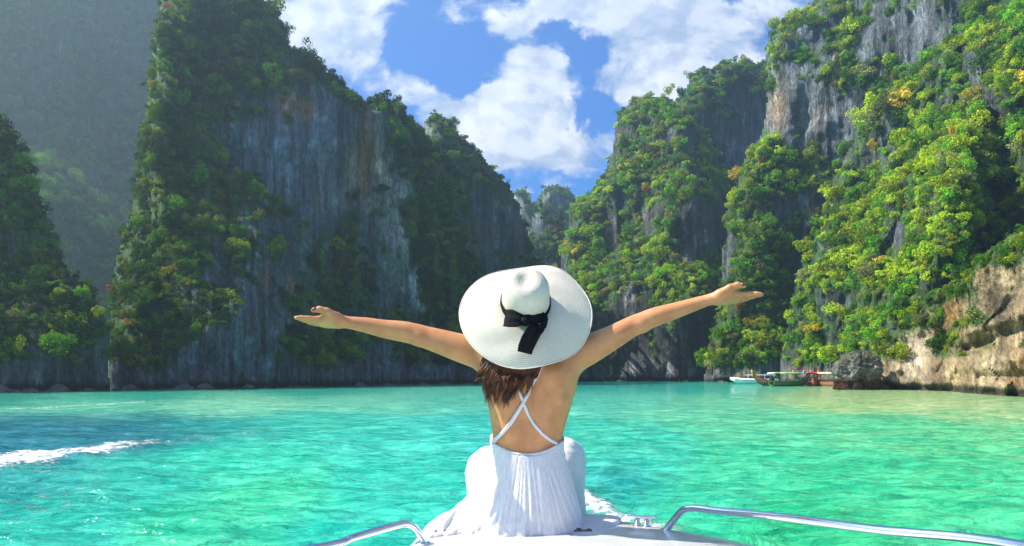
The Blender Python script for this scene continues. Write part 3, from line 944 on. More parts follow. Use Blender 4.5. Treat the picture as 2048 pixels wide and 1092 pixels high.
# ------------------------------------------------------------------ the boulder standing in the water
def sea_rock():
    nu, nv = 96, 64
    u = np.linspace(0, 2 * np.pi, nu, endpoint=False)
    v = np.linspace(0, 1, nv)
    U, Vv = np.meshgrid(u, v)
    D0 = 119.0
    k = D0 / F
    # radius by height (metres over the water): wide foot, waist, bulging head
    hz = Vv * 86 * k
    prof = np.interp(Vv, [0, .1, .22, .34, .5, .68, .84, .94, 1], [46, 44, 38, 40, 43, 38, 28, 15, 1.5]) * k
    shift = np.interp(Vv, [0, .3, .6, 1], [4, -2, -1, 2]) * k
    nrm = fbm(np.cos(U) * 1.6, np.sin(U) * 1.6, Vv * 3.2, 4, .55) * .42 + fbm(np.cos(U) * 3.2, np.sin(U) * 3.2, Vv * 6, 4, .6, ridged=True) * .26
    R = prof * (1 + nrm)
    x = np.cos(U) * R + shift
    y = np.sin(U) * R * .8
    z = hz - .5 + nrm * .6
    V = np.stack([x, y, z], axis=-1).reshape(-1, 3)
    q = []
    for i in range(nv - 1):
        a = np.arange(nu)
        b = (a + 1) % nu
        q.append(np.stack([i * nu + a, i * nu + b, (i + 1) * nu + b, (i + 1) * nu + a], axis=1))
    me = mesh_np('sea_rock', V, quads=np.concatenate(q))
    s = fbm(x / .8, y / .8, z / 1.6, 4, .6)
    tone = np.array([.24, .23, .21]) * (1 + 1.1 * s)[..., None]
    tone = tone + sm(s, .1, .5)[..., None] * (np.array([.5, .47, .42]) - tone) * .8
    low = sm(-z - .35 * s, -1.7, -1.2)
    tone = tone + low[..., None] * (np.array([.09, .045, .022]) - tone)
    moss = sm(z + s * 1.2 - x * .15, 2.6, 4.4)
    tone = tone + moss[..., None] * (np.array([.07, .08, .025]) - tone) * .6
    set_attr(me, 'tone', 'FLOAT_COLOR', 'POINT', np.concatenate([np.clip(tone, .01, .8).reshape(-1, 3), np.ones((nu * nv, 1))], axis=1))
    set_attr(me, 'flow', 'FLOAT_VECTOR', 'POINT', np.stack([x * 1.1, y * 1.1, z * 2.5], axis=-1))
    p = PX(1718, 748, D0)
    o = link('sea_rock', me, M_ROCK)
    o.location = (p.x, D0, 0)
    tag(o, 'grey boulder with a dark brown foot standing in the shallows before the golden wall', 'rock')
    for i, (dx, dz, r, hue) in enumerate([(-.9, 4.3, .62, 2), (-.2, 4.75, .5, 1), (.7, 4.55, .45, 6), (-1.6, 3.7, .4, 3)]):
        b = link('bush', random.choice(CROWNS_T), None, o)
        b.location = (dx, -.9, dz - .35)
        b.scale = (r, r, r * .7)
        b.color = (*PAL[hue], 1)


sea_rock()


# ------------------------------------------------------------------ the water
def water():
    rows = np.concatenate([np.linspace(8000, 1200, 40), np.linspace(1180, 760, 421), np.linspace(759.5, 754.0, 24)])
    D = EYE * F / (rows - HOR)
    cols = np.concatenate([np.arange(-6000, -700, 100.0), np.arange(-700, 2760, 4.0), np.arange(2760, 8000, 100.0)])
    pxx, DD = np.meshgrid(cols, D)
    pyy = HOR + EYE * F / DD
    X = (pxx - 1024) / F * DD
    dD = np.abs(np.gradient(D))[:, None] + 1e-3
    dX = np.gradient(cols)[None, :] / F * DD

    def wave(lx, ly, amp, oc, seed, warp=0.0):
        fade = np.clip(ly / (3.2 * dD), 0, 1) * np.clip(lx / (3.2 * dX), 0, 1)
        return amp * fade * fbm(X / lx + .12 * DD / ly, DD / ly + warp, np.full_like(X, seed), oc, .5)
    wp = fbm(X / 5, DD / 5, np.full_like(X, 2.2), 2) * .8
    Z = wave(3.4, 1.9, .22, 3, 1.1, wp) + wave(1.1, .55, .10, 3, 5.1, wp) - np.abs(wave(1.7, .8, .10, 2, 8.4, wp)) + wave(.42, .22, .022, 2, 12.3)
    # the colour of the water by its depth over sand and weed, plus a cast shadow painted in at left
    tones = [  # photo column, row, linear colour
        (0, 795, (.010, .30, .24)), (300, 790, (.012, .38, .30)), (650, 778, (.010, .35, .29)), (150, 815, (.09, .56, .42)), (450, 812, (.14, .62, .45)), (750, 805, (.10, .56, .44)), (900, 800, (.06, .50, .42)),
        (100, 850, (.005, .14, .22)), (250, 865, (.005, .14, .21)), (380, 855, (.008, .22, .26)), (490, 857, (.020, .38, .36)), (0, 900, (.005, .15, .25)), (150, 885, (.006, .17, .25)), (40, 960, (.008, .28, .30)),  # dark blue: shadow lying on the water, painted as colour
        (600, 860, (.022, .44, .38)), (760, 870, (.028, .47, .40)), (900, 860, (.022, .44, .42)), (300, 960, (.012, .38, .33)), (500, 920, (.016, .45, .36)), (550, 990, (.028, .48, .30)), (800, 960, (.014, .42, .36)),
        (100, 1060, (.008, .36, .32)), (400, 1060, (.016, .42, .28)), (700, 1050, (.010, .42, .36)), (1200, 960, (.006, .30, .30)), (1250, 900, (.018, .42, .34)), (1200, 1030, (.010, .34, .32)), (1400, 1000, (.016, .42, .28)),
        (1200, 770, (.006, .34, .33)), (1350, 772, (.006, .36, .34)), (1500, 776, (.012, .42, .34)), (1250, 800, (.05, .50, .42)), (1400, 810, (.08, .52, .36)), (1650, 785, (.20, .50, .26)), (1700, 800, (.24, .55, .26)),
        (1850, 800, (.22, .50, .24)), (2000, 820, (.17, .48, .24)), (1550, 850, (.06, .48, .30)), (1750, 860, (.05, .46, .26)), (1950, 880, (.05, .45, .23)), (1500, 930, (.022, .43, .26)), (1700, 960, (.020, .42, .24)),
        (1900, 980, (.022, .42, .22)), (1600, 1050, (.016, .40, .20)), (2000, 1060, (.024, .42, .23)), (1350, 1080, (.010, .40, .24))]
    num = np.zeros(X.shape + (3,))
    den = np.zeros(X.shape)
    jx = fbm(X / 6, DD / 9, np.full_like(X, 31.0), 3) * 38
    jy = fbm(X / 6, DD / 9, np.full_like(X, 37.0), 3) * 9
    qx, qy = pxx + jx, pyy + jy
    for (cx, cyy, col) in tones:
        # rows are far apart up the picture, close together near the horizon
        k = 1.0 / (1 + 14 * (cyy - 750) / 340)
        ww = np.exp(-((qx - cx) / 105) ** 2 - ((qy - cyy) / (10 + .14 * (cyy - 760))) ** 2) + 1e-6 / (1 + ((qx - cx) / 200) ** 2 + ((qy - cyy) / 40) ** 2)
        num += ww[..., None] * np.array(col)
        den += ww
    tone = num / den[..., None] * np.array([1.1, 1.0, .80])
    # foam of two wakes
    fm = np.zeros(X.shape)
    l1 = line_dist(pxx, pyy, [(-120, 940), (40, 918), (110, 912), (180, 902), (250, 892), (318, 884)])
    wdt = np.interp(pxx, [-100, 60, 200, 320], [20, 17, 11, 5])
    fm = np.maximum(fm, np.exp(-(l1 / wdt) ** 2) * np.interp(pxx, [-100, 200, 330], [1.0, .9, .55]))
    l2 = line_dist(pxx, pyy, [(1120, 985), (1170, 1002), (1200, 1020), (1250, 1044), (1330, 1075), (1420, 1110)])
    fm = np.maximum(fm, np.exp(-(l2 / np.interp(pxx, [1150, 1300, 1450], [20, 20, 18])) ** 2) * np.interp(pxx, [1100, 1200, 1260, 1380], [.85, 1.0, .9, .5]))
    l3 = line_dist(pxx, pyy, [(-100, 826), (120, 814), (290, 804)])
    fm = np.maximum(fm, np.exp(-(l3 / 2.4) ** 2) * .62)
    l4 = line_dist(pxx, pyy, [(-100, 991), (60, 1000), (200, 985)])
    fm = np.maximum(fm, np.exp(-(l4 / 40) ** 2) * .30)
    l5 = line_dist(pxx, pyy, [(320, 884), (420, 875), (520, 862)])
    fm = np.maximum(fm, np.exp(-(l5 / 9) ** 2) * .36)
    Z = Z + fm * .10 * (1 + fbm(X / .25, DD / .25, np.full_like(X, 3.0), 3)) * np.clip(14 / DD, .3, 1)
    H, W = X.shape
    V = np.stack([X, DD, Z], axis=-1).reshape(-1, 3)
    r, c = np.meshgrid(np.arange(H - 1), np.arange(W - 1), indexing='ij')
    q = np.stack([r * W + c, r * W + c + 1, (r + 1) * W + c + 1, (r + 1) * W + c], axis=-1).reshape(-1, 4)
    # the sea goes on round and behind the boat
    n0 = len(V)
    far = np.array([[-700, -500, -.6], [700, -500, -.6], [700, 700, -.6], [-700, 700, -.6]], dtype=float)
    V = np.concatenate([V, far])
    q = np.concatenate([q, [[n0, n0 + 1, n0 + 2, n0 + 3]]])
    me = mesh_np('water', V, quads=q)
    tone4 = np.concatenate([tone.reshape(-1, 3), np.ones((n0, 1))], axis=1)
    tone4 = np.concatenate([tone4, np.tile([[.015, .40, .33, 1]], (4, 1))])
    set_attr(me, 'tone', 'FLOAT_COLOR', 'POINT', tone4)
    set_attr(me, 'foam', 'FLOAT', 'POINT', np.concatenate([fm.ravel(), np.zeros(4)]))
    m = bpy.data.materials.new('lagoon_water')
    m.use_nodes = True
    t = NT(m.node_tree)
    b = t.n['Principled BSDF']
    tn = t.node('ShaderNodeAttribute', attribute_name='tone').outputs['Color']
    fo = t.node('ShaderNodeAttribute', attribute_name='foam').outputs['Fac']
    co = t.node('ShaderNodeTexCoord').outputs['Object']
    rip = t.noise(t.mapping(co, scale=(.55, 1.15, 1)), 1.5, 5, .6, .6)
    rip2 = t.noise(t.mapping(co, scale=(.5, 1.2, 1), rot=(0, 0, .25)), 5.5, 3, .6, .4)
    # light and dark facets of the ripples, painted into the water colour
    facet = t.noise(t.mapping(co, scale=(.5, 1.25, 1), rot=(0, 0, -.1)), .95, 5, .62, .8)
    facet2 = t.noise(t.mapping(co, scale=(.42, 1.2, 1), rot=(0, 0, .18)), 2.9, 5, .6, 1.0)
    k = t.m('ADD', t.sstep(facet, .42, .60, 0.0, .6), t.sstep(facet2, .44, .60, 0.0, .5))
    dark_facet = t.mix(1.0, tn, (.55, .70, .78), 'MULTIPLY')
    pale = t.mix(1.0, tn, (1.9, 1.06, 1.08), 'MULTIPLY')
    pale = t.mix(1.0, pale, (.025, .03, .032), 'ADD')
    col = t.mix(k, dark_facet, pale)
    fn = t.noise(t.mapping(co, scale=(.7, 1.0, 1)), 6.0, 7, .7, .4)
    fk = t.sstep(t.m('ADD', fn, t.m('MULTIPLY', t.m('SUBTRACT', fo, .5), .36)), .47, .66)
    fk = t.m('MULTIPLY', fk, t.sstep(fo, .04, .25))
    col = t.mix(fk, col, (.80, .83, .84))
    t.put(b.inputs['Base Color'], col)
    t.put(b.inputs['Roughness'], t.mixf(fk, .07, .7))
    b.inputs['IOR'].default_value = 1.2
    b.inputs['Specular IOR Level'].default_value = .34
    bp = t.node('ShaderNodeBump')
    bp.inputs['Strength'].default_value = .75
    bp.inputs['Distance'].default_value = .30
    t.put(bp.inputs['Height'], t.m('ADD', t.m('ADD', rip, t.m('MULTIPLY', rip2, .30)), t.m('MULTIPLY', fk, t.m('MULTIPLY', fn, .5))))
    t.l.new(bp.outputs[0], b.inputs['Normal'])
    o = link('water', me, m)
    tag(o, 'turquoise lagoon water with small ripples and streaks of foam', None, None, 'structure')


water()


# ------------------------------------------------------------------ implicit surfaces for the body and the dress
class Field:
    def __init__(s, lo, hi, h):
        s.lo, s.h = np.array(lo, dtype=np.float32), h
        n = np.ceil((np.array(hi) - s.lo) / h).astype(int) + 1
        s.ax = [s.lo[i] + h * np.arange(n[i], dtype=np.float32) for i in range(3)]
        s.g = np.full(n, 9.0, dtype=np.float32)

    def window(s, lo, hi, pad):
        sl = []
        for i in range(3):
            a = max(int((lo[i] - pad - s.lo[i]) / s.h), 0)
            b = min(int((hi[i] + pad - s.lo[i]) / s.h) + 2, len(s.ax[i]))
            sl.append(slice(a, max(b, a + 1)))
        x = s.ax[0][sl[0]][:, None, None]
        y = s.ax[1][sl[1]][None, :, None]
        z = s.ax[2][sl[2]][None, None, :]
        return tuple(sl), x, y, z

    def blend(s, sl, d, k):
        g = s.g[sl]
        if k <= 0:
            s.g[sl] = np.minimum(g, d)
        else:
            e = np.maximum(k - np.abs(g - d), 0) / k
            s.g[sl] = np.minimum(g, d) - e * e * k * .25

    def carve(s, sl, d, k):
        """smooth subtraction of d"""
        g = s.g[sl]
        e = np.maximum(k - np.abs(g + d), 0) / k
        s.g[sl] = np.maximum(g, -d) + e * e * k * .25

    def cone(s, a, b, ra, rb, k=.02, carve=False, squash=None):
        a, b = np.array(a, dtype=np.float32), np.array(b, dtype=np.float32)
        r = max(ra, rb)
        sl, x, y, z = s.window(np.minimum(a, b) - r, np.maximum(a, b) + r, k + 3 * s.h)
        e = b - a
        px, py, pz = x - a[0], y - a[1], z - a[2]
        t = np.clip((px * e[0] + py * e[1] + pz * e[2]) / float(e @ e + 1e-9), 0, 1)
        dx, dy, dz = px - t * e[0], py - t * e[1], pz - t * e[2]
        if squash is not None:      # flatten along a unit axis
            ux, f = np.array(squash[0], dtype=np.float32), squash[1]
            q = dx * ux[0] + dy * ux[1] + dz * ux[2]
            m = q * (1 / f - 1)
            dx, dy, dz = dx + m * ux[0], dy + m * ux[1], dz + m * ux[2]
        d = np.sqrt(dx * dx + dy * dy + dz * dz) - (ra + (rb - ra) * t)
        if squash is not None:
            d = d * (f + 1) * .5
        (s.carve if carve else s.blend)(sl, d, k)

    def chain(s, nodes, k=.02):
        """a limb of many joints, joined to the rest by k but not swelling at its own joints"""
        A = np.array([n[0] for n in nodes])
        R = max(n[1] for n in nodes)
        sl, x, y, z = s.window(A.min(0) - R, A.max(0) + R, k + 3 * s.h)
        best = None
        for (a, ra), (b, rb) in zip(nodes[:-1], nodes[1:]):
            a, b = np.array(a, dtype=np.float32), np.array(b, dtype=np.float32)
            e = b - a
            px, py, pz = x - a[0], y - a[1], z - a[2]
            t = np.clip((px * e[0] + py * e[1] + pz * e[2]) / float(e @ e + 1e-9), 0, 1)
            d = np.sqrt((px - t * e[0]) ** 2 + (py - t * e[1]) ** 2 + (pz - t * e[2]) ** 2) - (ra + (rb - ra) * t)
            if best is None:
                best = d
            else:
                q = np.maximum(.003 - np.abs(best - d), 0) / .003
                best = np.minimum(best, d) - q * q * .00075
        s.blend(sl, best, k)

    def ell(s, c, r, k=.02, carve=False, rot=None):
        c, r = np.array(c, dtype=np.float32), np.array(r, dtype=np.float32)
        R = float(max(r)) if rot is not None else r
        sl, x, y, z = s.window(c - R, c + R, k + 3 * s.h)
        px, py, pz = x - c[0], y - c[1], z - c[2]
        if rot is not None:
            M = np.array(rot.to_3x3().inverted(), dtype=np.float32)
            px, py, pz = (M[i, 0] * px + M[i, 1] * py + M[i, 2] * pz for i in range(3))
        k0 = np.sqrt((px / r[0]) ** 2 + (py / r[1]) ** 2 + (pz / r[2]) ** 2)
        k1 = np.sqrt((px / r[0] ** 2) ** 2 + (py / r[1] ** 2) ** 2 + (pz / r[2] ** 2) ** 2) + 1e-6
        d = k0 * (k0 - 1) / k1
        (s.carve if carve else s.blend)(sl, d, k)

    def stack(s, secs, k=.02, pw=2.3, off=0.0, extra=None):
        """cross-sections (z, cx, cy, half width, half depth), lowest first"""
        S = np.array(secs, dtype=np.float32)
        lo = (min(S[:, 1] - S[:, 3]), min(S[:, 2] - S[:, 4]), S[0, 0])
        hi = (max(S[:, 1] + S[:, 3]), max(S[:, 2] + S[:, 4]), S[-1, 0])
        sl, x, y, z = s.window(lo, hi, k + 3 * s.h + abs(off))
        zz = s.ax[2][sl[2]]
        zf = np.linspace(S[0, 0], S[-1, 0], 300)
        col = []
        for i in range(1, 5):     # smoothed interpolation
            v = np.interp(zf, S[:, 0], S[:, i])
            ker = np.hanning(31)
            ker /= ker.sum()
            v = np.convolve(np.pad(v, 15, mode='edge'), ker, 'valid')
            col.append(np.interp(zz, zf, v)[None, None, :].astype(np.float32))
        cx, cy_, a, b = col
        q = ((np.abs(x - cx) / a) ** pw + (np.abs(y - cy_) / b) ** pw) ** (1 / pw)
        d = (q - 1) * np.minimum(a, b) - off
        d = np.maximum(d, np.maximum(S[0, 0] - z, z - S[-1, 0]))
        if extra is not None:
            d = extra(d, x, y, z)
        s.blend(sl, d, k)

    def surface(s, name):
        g = s.g
        ins = g < 0
        n = np.zeros(tuple(q - 1 for q in g.shape), dtype=np.uint8)
        cs = [(i, j, k) for i in (0, 1) for j in (0, 1) for k in (0, 1)]
        sh = n.shape
        for (i, j, k) in cs:
            n += ins[i:i + sh[0], j:j + sh[1], k:k + sh[2]]
        I = np.array(np.nonzero((n > 0) & (n < 8)))
        m = I.shape[1]
        vals = {c: g[I[0] + c[0], I[1] + c[1], I[2] + c[2]] for c in cs}
        acc = np.zeros((m, 3), dtype=np.float32)
        cnt = np.zeros(m, dtype=np.float32)
        for a in cs:
            for ax in range(3):
                if a[ax]:
                    continue
                b = list(a)
                b[ax] = 1
                va, vb = vals[a], vals[tuple(b)]
                x = (va < 0) != (vb < 0)
                t = np.where(x, va / np.where(x, va - vb, 1), 0)
                p = np.tile(np.array(a, dtype=np.float32), (m, 1))
                p[:, ax] += t
                acc += p * x[:, None]
                cnt += x
        V = s.lo + s.h * (I.T + acc / cnt[:, None])
        idx = np.full(sh, -1, dtype=np.int32)
        idx[I[0], I[1], I[2]] = np.arange(m)
        Q = []
        for ax in range(3):
            o1, o2 = [(1, 2), (2, 0), (0, 1)][ax]
            lo_ = [slice(1, -1)] * 3
            hi_ = [slice(1, -1)] * 3
            lo_[ax], hi_[ax] = slice(0, -1), slice(1, None)
            A, Bq = ins[tuple(lo_)], ins[tuple(hi_)]
            E = np.array(np.nonzero(A != Bq))
            base = E + 1
            base[ax] -= 1
            fl = A[E[0], E[1], E[2]]
            def at(d1, d2):
                p = [base[0].copy(), base[1].copy(), base[2].copy()]
                p[o1] -= d1
                p[o2] -= d2
                return idx[p[0], p[1], p[2]]
            q = np.stack([at(1, 1), at(0, 1), at(0, 0), at(1, 0)], axis=1)
            q = np.where(fl[:, None], q, q[:, ::-1])
            Q.append(q)
        Q = np.concatenate(Q)
        Q = Q[(Q >= 0).all(axis=1)]
        return mesh_np(name, V, quads=Q)


# ------------------------------------------------------------------ the woman on the bow
def skin_material():
    m = principled('skin', (.58, .28, .15), .42, .4)
    t = NT(m.node_tree)
    b = t.n['Principled BSDF']
    co = t.node('ShaderNodeTexCoord').outputs['Object']
    n = t.noise(co, 14, 4, .6)
    n2 = t.noise(co, 120, 3, .6)
    n3 = t.noise(co, 46, 1, .5)
    col = t.mix(t.sstep(n, .3, .7), (.51, .20, .080), (.61, .285, .120))
    col = t.mix(t.m('MULTIPLY', t.sstep(n3, .74, .80), .35), col, (.24, .10, .055))
    t.put(b.inputs['Base Color'], col)
    b.inputs['Subsurface Weight'].default_value = .12
    b.inputs['Subsurface Radius'].default_value = (.012, .005, .003)
    b.inputs['Subsurface Scale'].default_value = 1.0
    bp = t.node('ShaderNodeBump')
    bp.inputs['Strength'].default_value = .12
    bp.inputs['Distance'].default_value = .002
    t.put(bp.inputs['Height'], n2)
    t.l.new(bp.outputs[0], b.inputs['Normal'])
    return m


def cotton_material():
    m = principled('white_cotton', (.80, .79, .84), .85, .15)
    t = NT(m.node_tree)
    b = t.n['Principled BSDF']
    co = t.node('ShaderNodeTexCoord').outputs['Object']
    crink = t.noise(t.mapping(co, scale=(1, 1, .12)), 210, 4, .65)
    weave = t.noise(co, 420, 2, .5)
    t.put(b.inputs['Base Color'], t.mix(t.sstep(crink, .3, .7), (.60, .575, .605), (.71, .69, .70)))
    b.inputs['Sheen Weight'].default_value = .2
    b.inputs['Subsurface Weight'].default_value = .25
    b.inputs['Subsurface Radius'].default_value = (.02, .018, .022)
    b.inputs['Subsurface Scale'].default_value = 1.0
    bp = t.node('ShaderNodeBump')
    bp.inputs['Strength'].default_value = .55
    bp.inputs['Distance'].default_value = .004
    t.put(bp.inputs['Height'], t.m('ADD', crink, t.m('MULTIPLY', weave, .35)))
    t.l.new(bp.outputs[0], b.inputs['Normal'])
    return m


D0 = 3.10
DECK = PX(1060, 1070, 3.10).z
PXS = D0 / F


def P3(px, py, D=D0):
    return np.array(PX(px, py, D))


def hand(f, wrist, along, palm_up, thumb_side, fingers, thumb, k=.008):
    """five separate fingers and a palm, rooted at the wrist"""
    a, u, w_ = (Vector(v).normalized() for v in (along, palm_up, thumb_side))

    def L(p):
        return np.array(Vector(wrist) + a * p[0] + w_ * p[1] + u * p[2])
    # palm: knuckle row and heel
    f.cone(L((.0, 0, 0)), L((.022, .004, .0)), .0185, .021, .015, squash=(np.array(u), .8))
    for (y0, y1, r) in ((.016, .026, .0125), (.004, .009, .0125), (-.008, -.009, .012), (-.018, -.026, .0115)):
        f.cone(L((.016, y0, 0)), L((.082 - abs(y1 - .008) * .25, y1, .001)), r + .001, r - .0015, .014)
    f.cone(L((.018, .018, .006)), L((.052, .032, .010)), .0165, .0135, .016)      # mound under the thumb
    f.cone(L((.022, -.02, .004)), L((.058, -.024, .003)), .014, .0105, .014)
    for ch in fingers:
        for (p, rp), (q, rq) in zip(ch[:-1], ch[1:]):
            f.cone(L(p), L(q), rp, rq, .0045)
    for (p, rp), (q, rq) in zip(thumb[:-1], thumb[1:]):
        f.cone(L(p), L(q), rp, rq, .008)
    return L


def smooth_nodes(nodes, n=5):
    P = [np.array(q, dtype=float) for q in nodes]
    out = []
    for i in range(len(P) - 1):
        p0, p1, p2, p3 = P[max(i - 1, 0)], P[i], P[i + 1], P[min(i + 2, len(P) - 1)]
        for k in range(n):
            t = k / n
            out.append(.5 * (2 * p1 + (p2 - p0) * t + (2 * p0 - 5 * p1 + 4 * p2 - p3) * t * t + (3 * p1 - p0 - 3 * p2 + p3) * t ** 3))
    out.append(P[-1])
    return out


HAT_N = Vector((.02, -.80, .60)).normalized()
HAT_C = PX(1051, 611, 3.03)


def under_brim(p, gap):
    """p, pushed under the brim where it would poke through"""
    h = (p - HAT_C).dot(HAT_N)
    r = (p - HAT_C - HAT_N * h).length
    if r > .25:
        return p
    t = min(max((r - .083) / .142, 0), 1)
    lim = -.055 * t ** 1.6 - .022 * t - gap
    return p - HAT_N * (h - lim) if h > lim else p


def build_woman():
    root = empty('person', (0.06, D0, DECK))
    tag(root, 'woman in white backless sundress and wide hat seated on bow, both arms spread', 'person')
    loc = Vector(root.location)
    lo = np.array(PX(560, 640, D0)) - np.array([.03, 0, 0])
    lo[1], lo[2] = 2.86, DECK - .01
    hi = np.array(PX(1552, 560, D0))
    hi[1], hi[2] = 3.66, PX(1400, 560, D0).z + .02
    f = Field(lo, hi, .0042)

    def zrow(py):
        return PX(0, py, D0).z
    secs = []   # row, left, right edge, depth centre, half depth
    for (py, l, r, cy_, hd) in [(1066, 985, 1160, 3.14, .120), (1020, 984, 1150, 3.13, .122), (970, 986, 1136, 3.125, .112), (925, 988, 1126, 3.12, .098), (888, 987, 1122, 3.115, .092), (850, 982, 1131, 3.11, .096),
                                (810, 976, 1143, 3.105, .104), (775, 970, 1153, 3.10, .108), (745, 966, 1158, 3.09, .104), (720, 978, 1146, 3.085, .088), (700, 1000, 1120, 3.08, .07), (684, 1018, 1094, 3.08, .052)]:
        secs.append((zrow(py), ((l + r) / 2 - 1024) / F * D0, cy_, (r - l) / 2 / F * D0, hd))
    f.stack(secs, .02, 2.25)
    # shoulder girdle
    for (px, py) in ((990, 716), (1126, 716)):
        f.cone(P3(1056, 700, 3.08), P3(px, py, 3.09), .052, .050, .05)
    # arms
    left = [(985, 717, 3.095, .053), (945, 703, 3.10, .0505), (915, 694, 3.10, .0465), (880, 683, 3.10, .041), (850, 674, 3.10, .0365), (834, 669, 3.098, .0350), (805, 663, 3.093, .0345), (770, 658, 3.085, .0305), (730, 650, 3.075, .0250), (704, 646, 3.067, .0205), (686, 643.5, 3.06, .0185)]
    right = [(1128, 717, 3.095, .053), (1166, 704, 3.10, .0525), (1200, 688, 3.10, .0455), (1232, 671, 3.10, .0395), (1262, 654, 3.10, .0345), (1282, 645, 3.098, .0325), (1310, 634, 3.093, .0315), (1345, 623, 3.085, .0275), (1385, 610, 3.075, .0225), (1410, 602, 3.067, .0190), (1428, 597, 3.06, .0178)]
    for arm in (left, right):
        f.chain([(P3(px, py, D), r * 1.03) for px, py, D, r in smooth_nodes(arm)], .03)
    # fullness of the calf of the forearm, point of the elbow
    f.ell(P3(838, 677, 3.085), (.026, .022, .022), .02)
    f.ell(P3(1284, 652, 3.085), (.024, .022, .020), .02)
    # shoulder blades, spine, the small of the back
    by = 3.002
    f.cone(P3(1012, 752, by + .016), P3(1002, 800, by + .020), .025, .015, .03)
    f.cone(P3(1112, 748, by + .016), P3(1118, 798, by + .022), .025, .015, .03)
    f.cone(P3(1012, 800, by + .028), P3(1020, 862, by + .034), .014, .014, .035)
    f.cone(P3(1094, 800, by + .028), P3(1086, 862, by + .034), .014, .014, .035)
    f.cone(P3(1057, 735, by - .010), P3(1054, 840, by - .002), .013, .014, .028, carve=True)
    f.cone(P3(1054, 840, by - .002), P3(1053, 925, by + .004), .013, .012, .026, carve=True)
    # neck and head, tipped back; face towards the cliffs
    hc = Vector(P3(1050, 634, 3.095))
    f.cone(P3(1056, 712, 3.085), P3(1052, 660, 3.09), .052, .050, .03)
    rot = Matrix.Rotation(math.radians(24), 4, 'X')
    f.ell(hc, (.074, .093, .104), .02, rot=rot)
    face = rot.to_3x3()

    def H(x, y, z):
        return np.array(hc + face @ Vector((x, y, z)))
    f.ell(H(0, .045, -.055), (.055, .055, .062), .03, rot=rot)      # jaw
    f.cone(H(0, .093, .010), H(0, .112, -.028), .007, .0115, .012)  # nose
    for sx in (-1, 1):
        f.ell(H(sx * .031, .090, .012), (.014, .010, .009), .006, carve=True, rot=rot)
        f.ell(H(sx * .031, .081, .011), (.013, .012, .011), .003, rot=rot)
        f.ell(H(sx * .077, -.005, -.010), (.010, .018, .031), .008, rot=rot)
    f.ell(H(0, .096, -.056), (.021, .009, .006), .004, rot=rot)
    f.ell(H(0, .094, -.068), (.019, .010, .007), .004, rot=rot)
    # legs folded in front of her, under the dress
    for (hx, kx, ky, fx) in ((1020, 975, 935, 1010), (1092, 1132, 925, 1100)):
        hp, kn, an = P3(hx, 1030, 3.14), P3(kx, ky + 26, 3.44), P3(fx, 1052, 3.48)
        hp[2], an[2] = DECK + .10, DECK + .06
        f.cone(hp, kn, .072, .044, .04)
        f.cone(kn, an, .042, .032, .02)
        f.cone(an, an + np.array([0, .10, -.03]), .032, .022, .02)
    # hands, palms up, thumbs nearest the camera
    def finger(y, base, ln, r, lift, fan, sag=0.0):
        l1, l2, l3 = ln * .46, ln * .30, ln * .24
        p0 = (base, y, .001)
        p1 = (base + l1, y + fan * .5, .001 + lift * .35)
        p2 = (base + l1 + l2, y + fan * .85, .001 + lift * .75)
        p3 = (base + l1 + l2 + l3 * .8, y + fan, .001 + lift)
        return [(p0, r), (p1, r * .98), (p2, r * .90), (p3, r * .78)]
    fin = [finger(.027, .078, .076, .0082, .004, .006), finger(.009, .082, .083, .0085, .012, .002), finger(-.010, .080, .077, .0082, .016, -.003), finger(-.027, .074, .060, .0072, .014, -.009)]
    thumb = [((.022, .026, .010), .0145), ((.050, .044, .020), .0118), ((.074, .049, .026), .0102), ((.096, .048, .023), .0080)]
    LL = hand(f, P3(687, 643.5, 3.06), (-1, -.10, -.02), (.06, .34, .94), (0, -.94, .34), fin, thumb)
    fin2 = [finger(.027, .078, .076, .0082, -.003, .008), finger(.009, .082, .083, .0085, .004, .002), finger(-.010, .080, .077, .0082, .012, -.003), finger(-.027, .074, .060, .0072, .012, -.010)]
    RR = hand(f, P3(1427, 597.5, 3.06), (1, -.10, .02), (-.10, .34, .94), (0, -.94, .34), fin2, thumb)
    me = f.surface('body')
    del f
    # settle the surface
    n = len(me.vertices)
    V = np.empty(n * 3, dtype=np.float32)
    me.vertices.foreach_get('co', V)
    V = V.reshape(-1, 3)
    E = np.empty(len(me.edges) * 2, dtype=np.int32)
    me.edges.foreach_get('vertices', E)
    E = E.reshape(-1, 2)
    deg = np.bincount(E.ravel(), minlength=n)[:, None].astype(np.float32)

    def relax(V, w_):
        acc = np.stack([np.bincount(E[:, 0], V[E[:, 1], i], n) + np.bincount(E[:, 1], V[E[:, 0], i], n) for i in range(3)], axis=1)
        return V + w_ * (acc / deg - V)
    for _ in range(4):
        V = relax(V, .5)
        V = relax(V, -.52)
    me.vertices.foreach_set('co', V.astype(np.float32).ravel())
    me.update()
    body = link('body', me, skin_material())
    body.parent = root
    body.matrix_parent_inverse = Matrix.Translation(-loc)
    bvh = BVHTree.FromPolygons([Vector(v) for v in V], [p.vertices for p in me.polygons])

    def on_back(px, py, lift=.002):
        h = bvh.ray_cast(Vector((0, 0, EYE)), ray_dir(px, py))
        if h[0] is None:
            h = bvh.find_nearest(PX(px, py, 3.05))
        return h[0] + h[1] * lift, h[1]

    def child(o):
        o.parent = root
        o.matrix_parent_inverse = Matrix.Translation(-loc)
        return o
    # painted thumbnails
    M_NAIL = principled('nail_varnish', (.28, .055, .04), .25, .5)
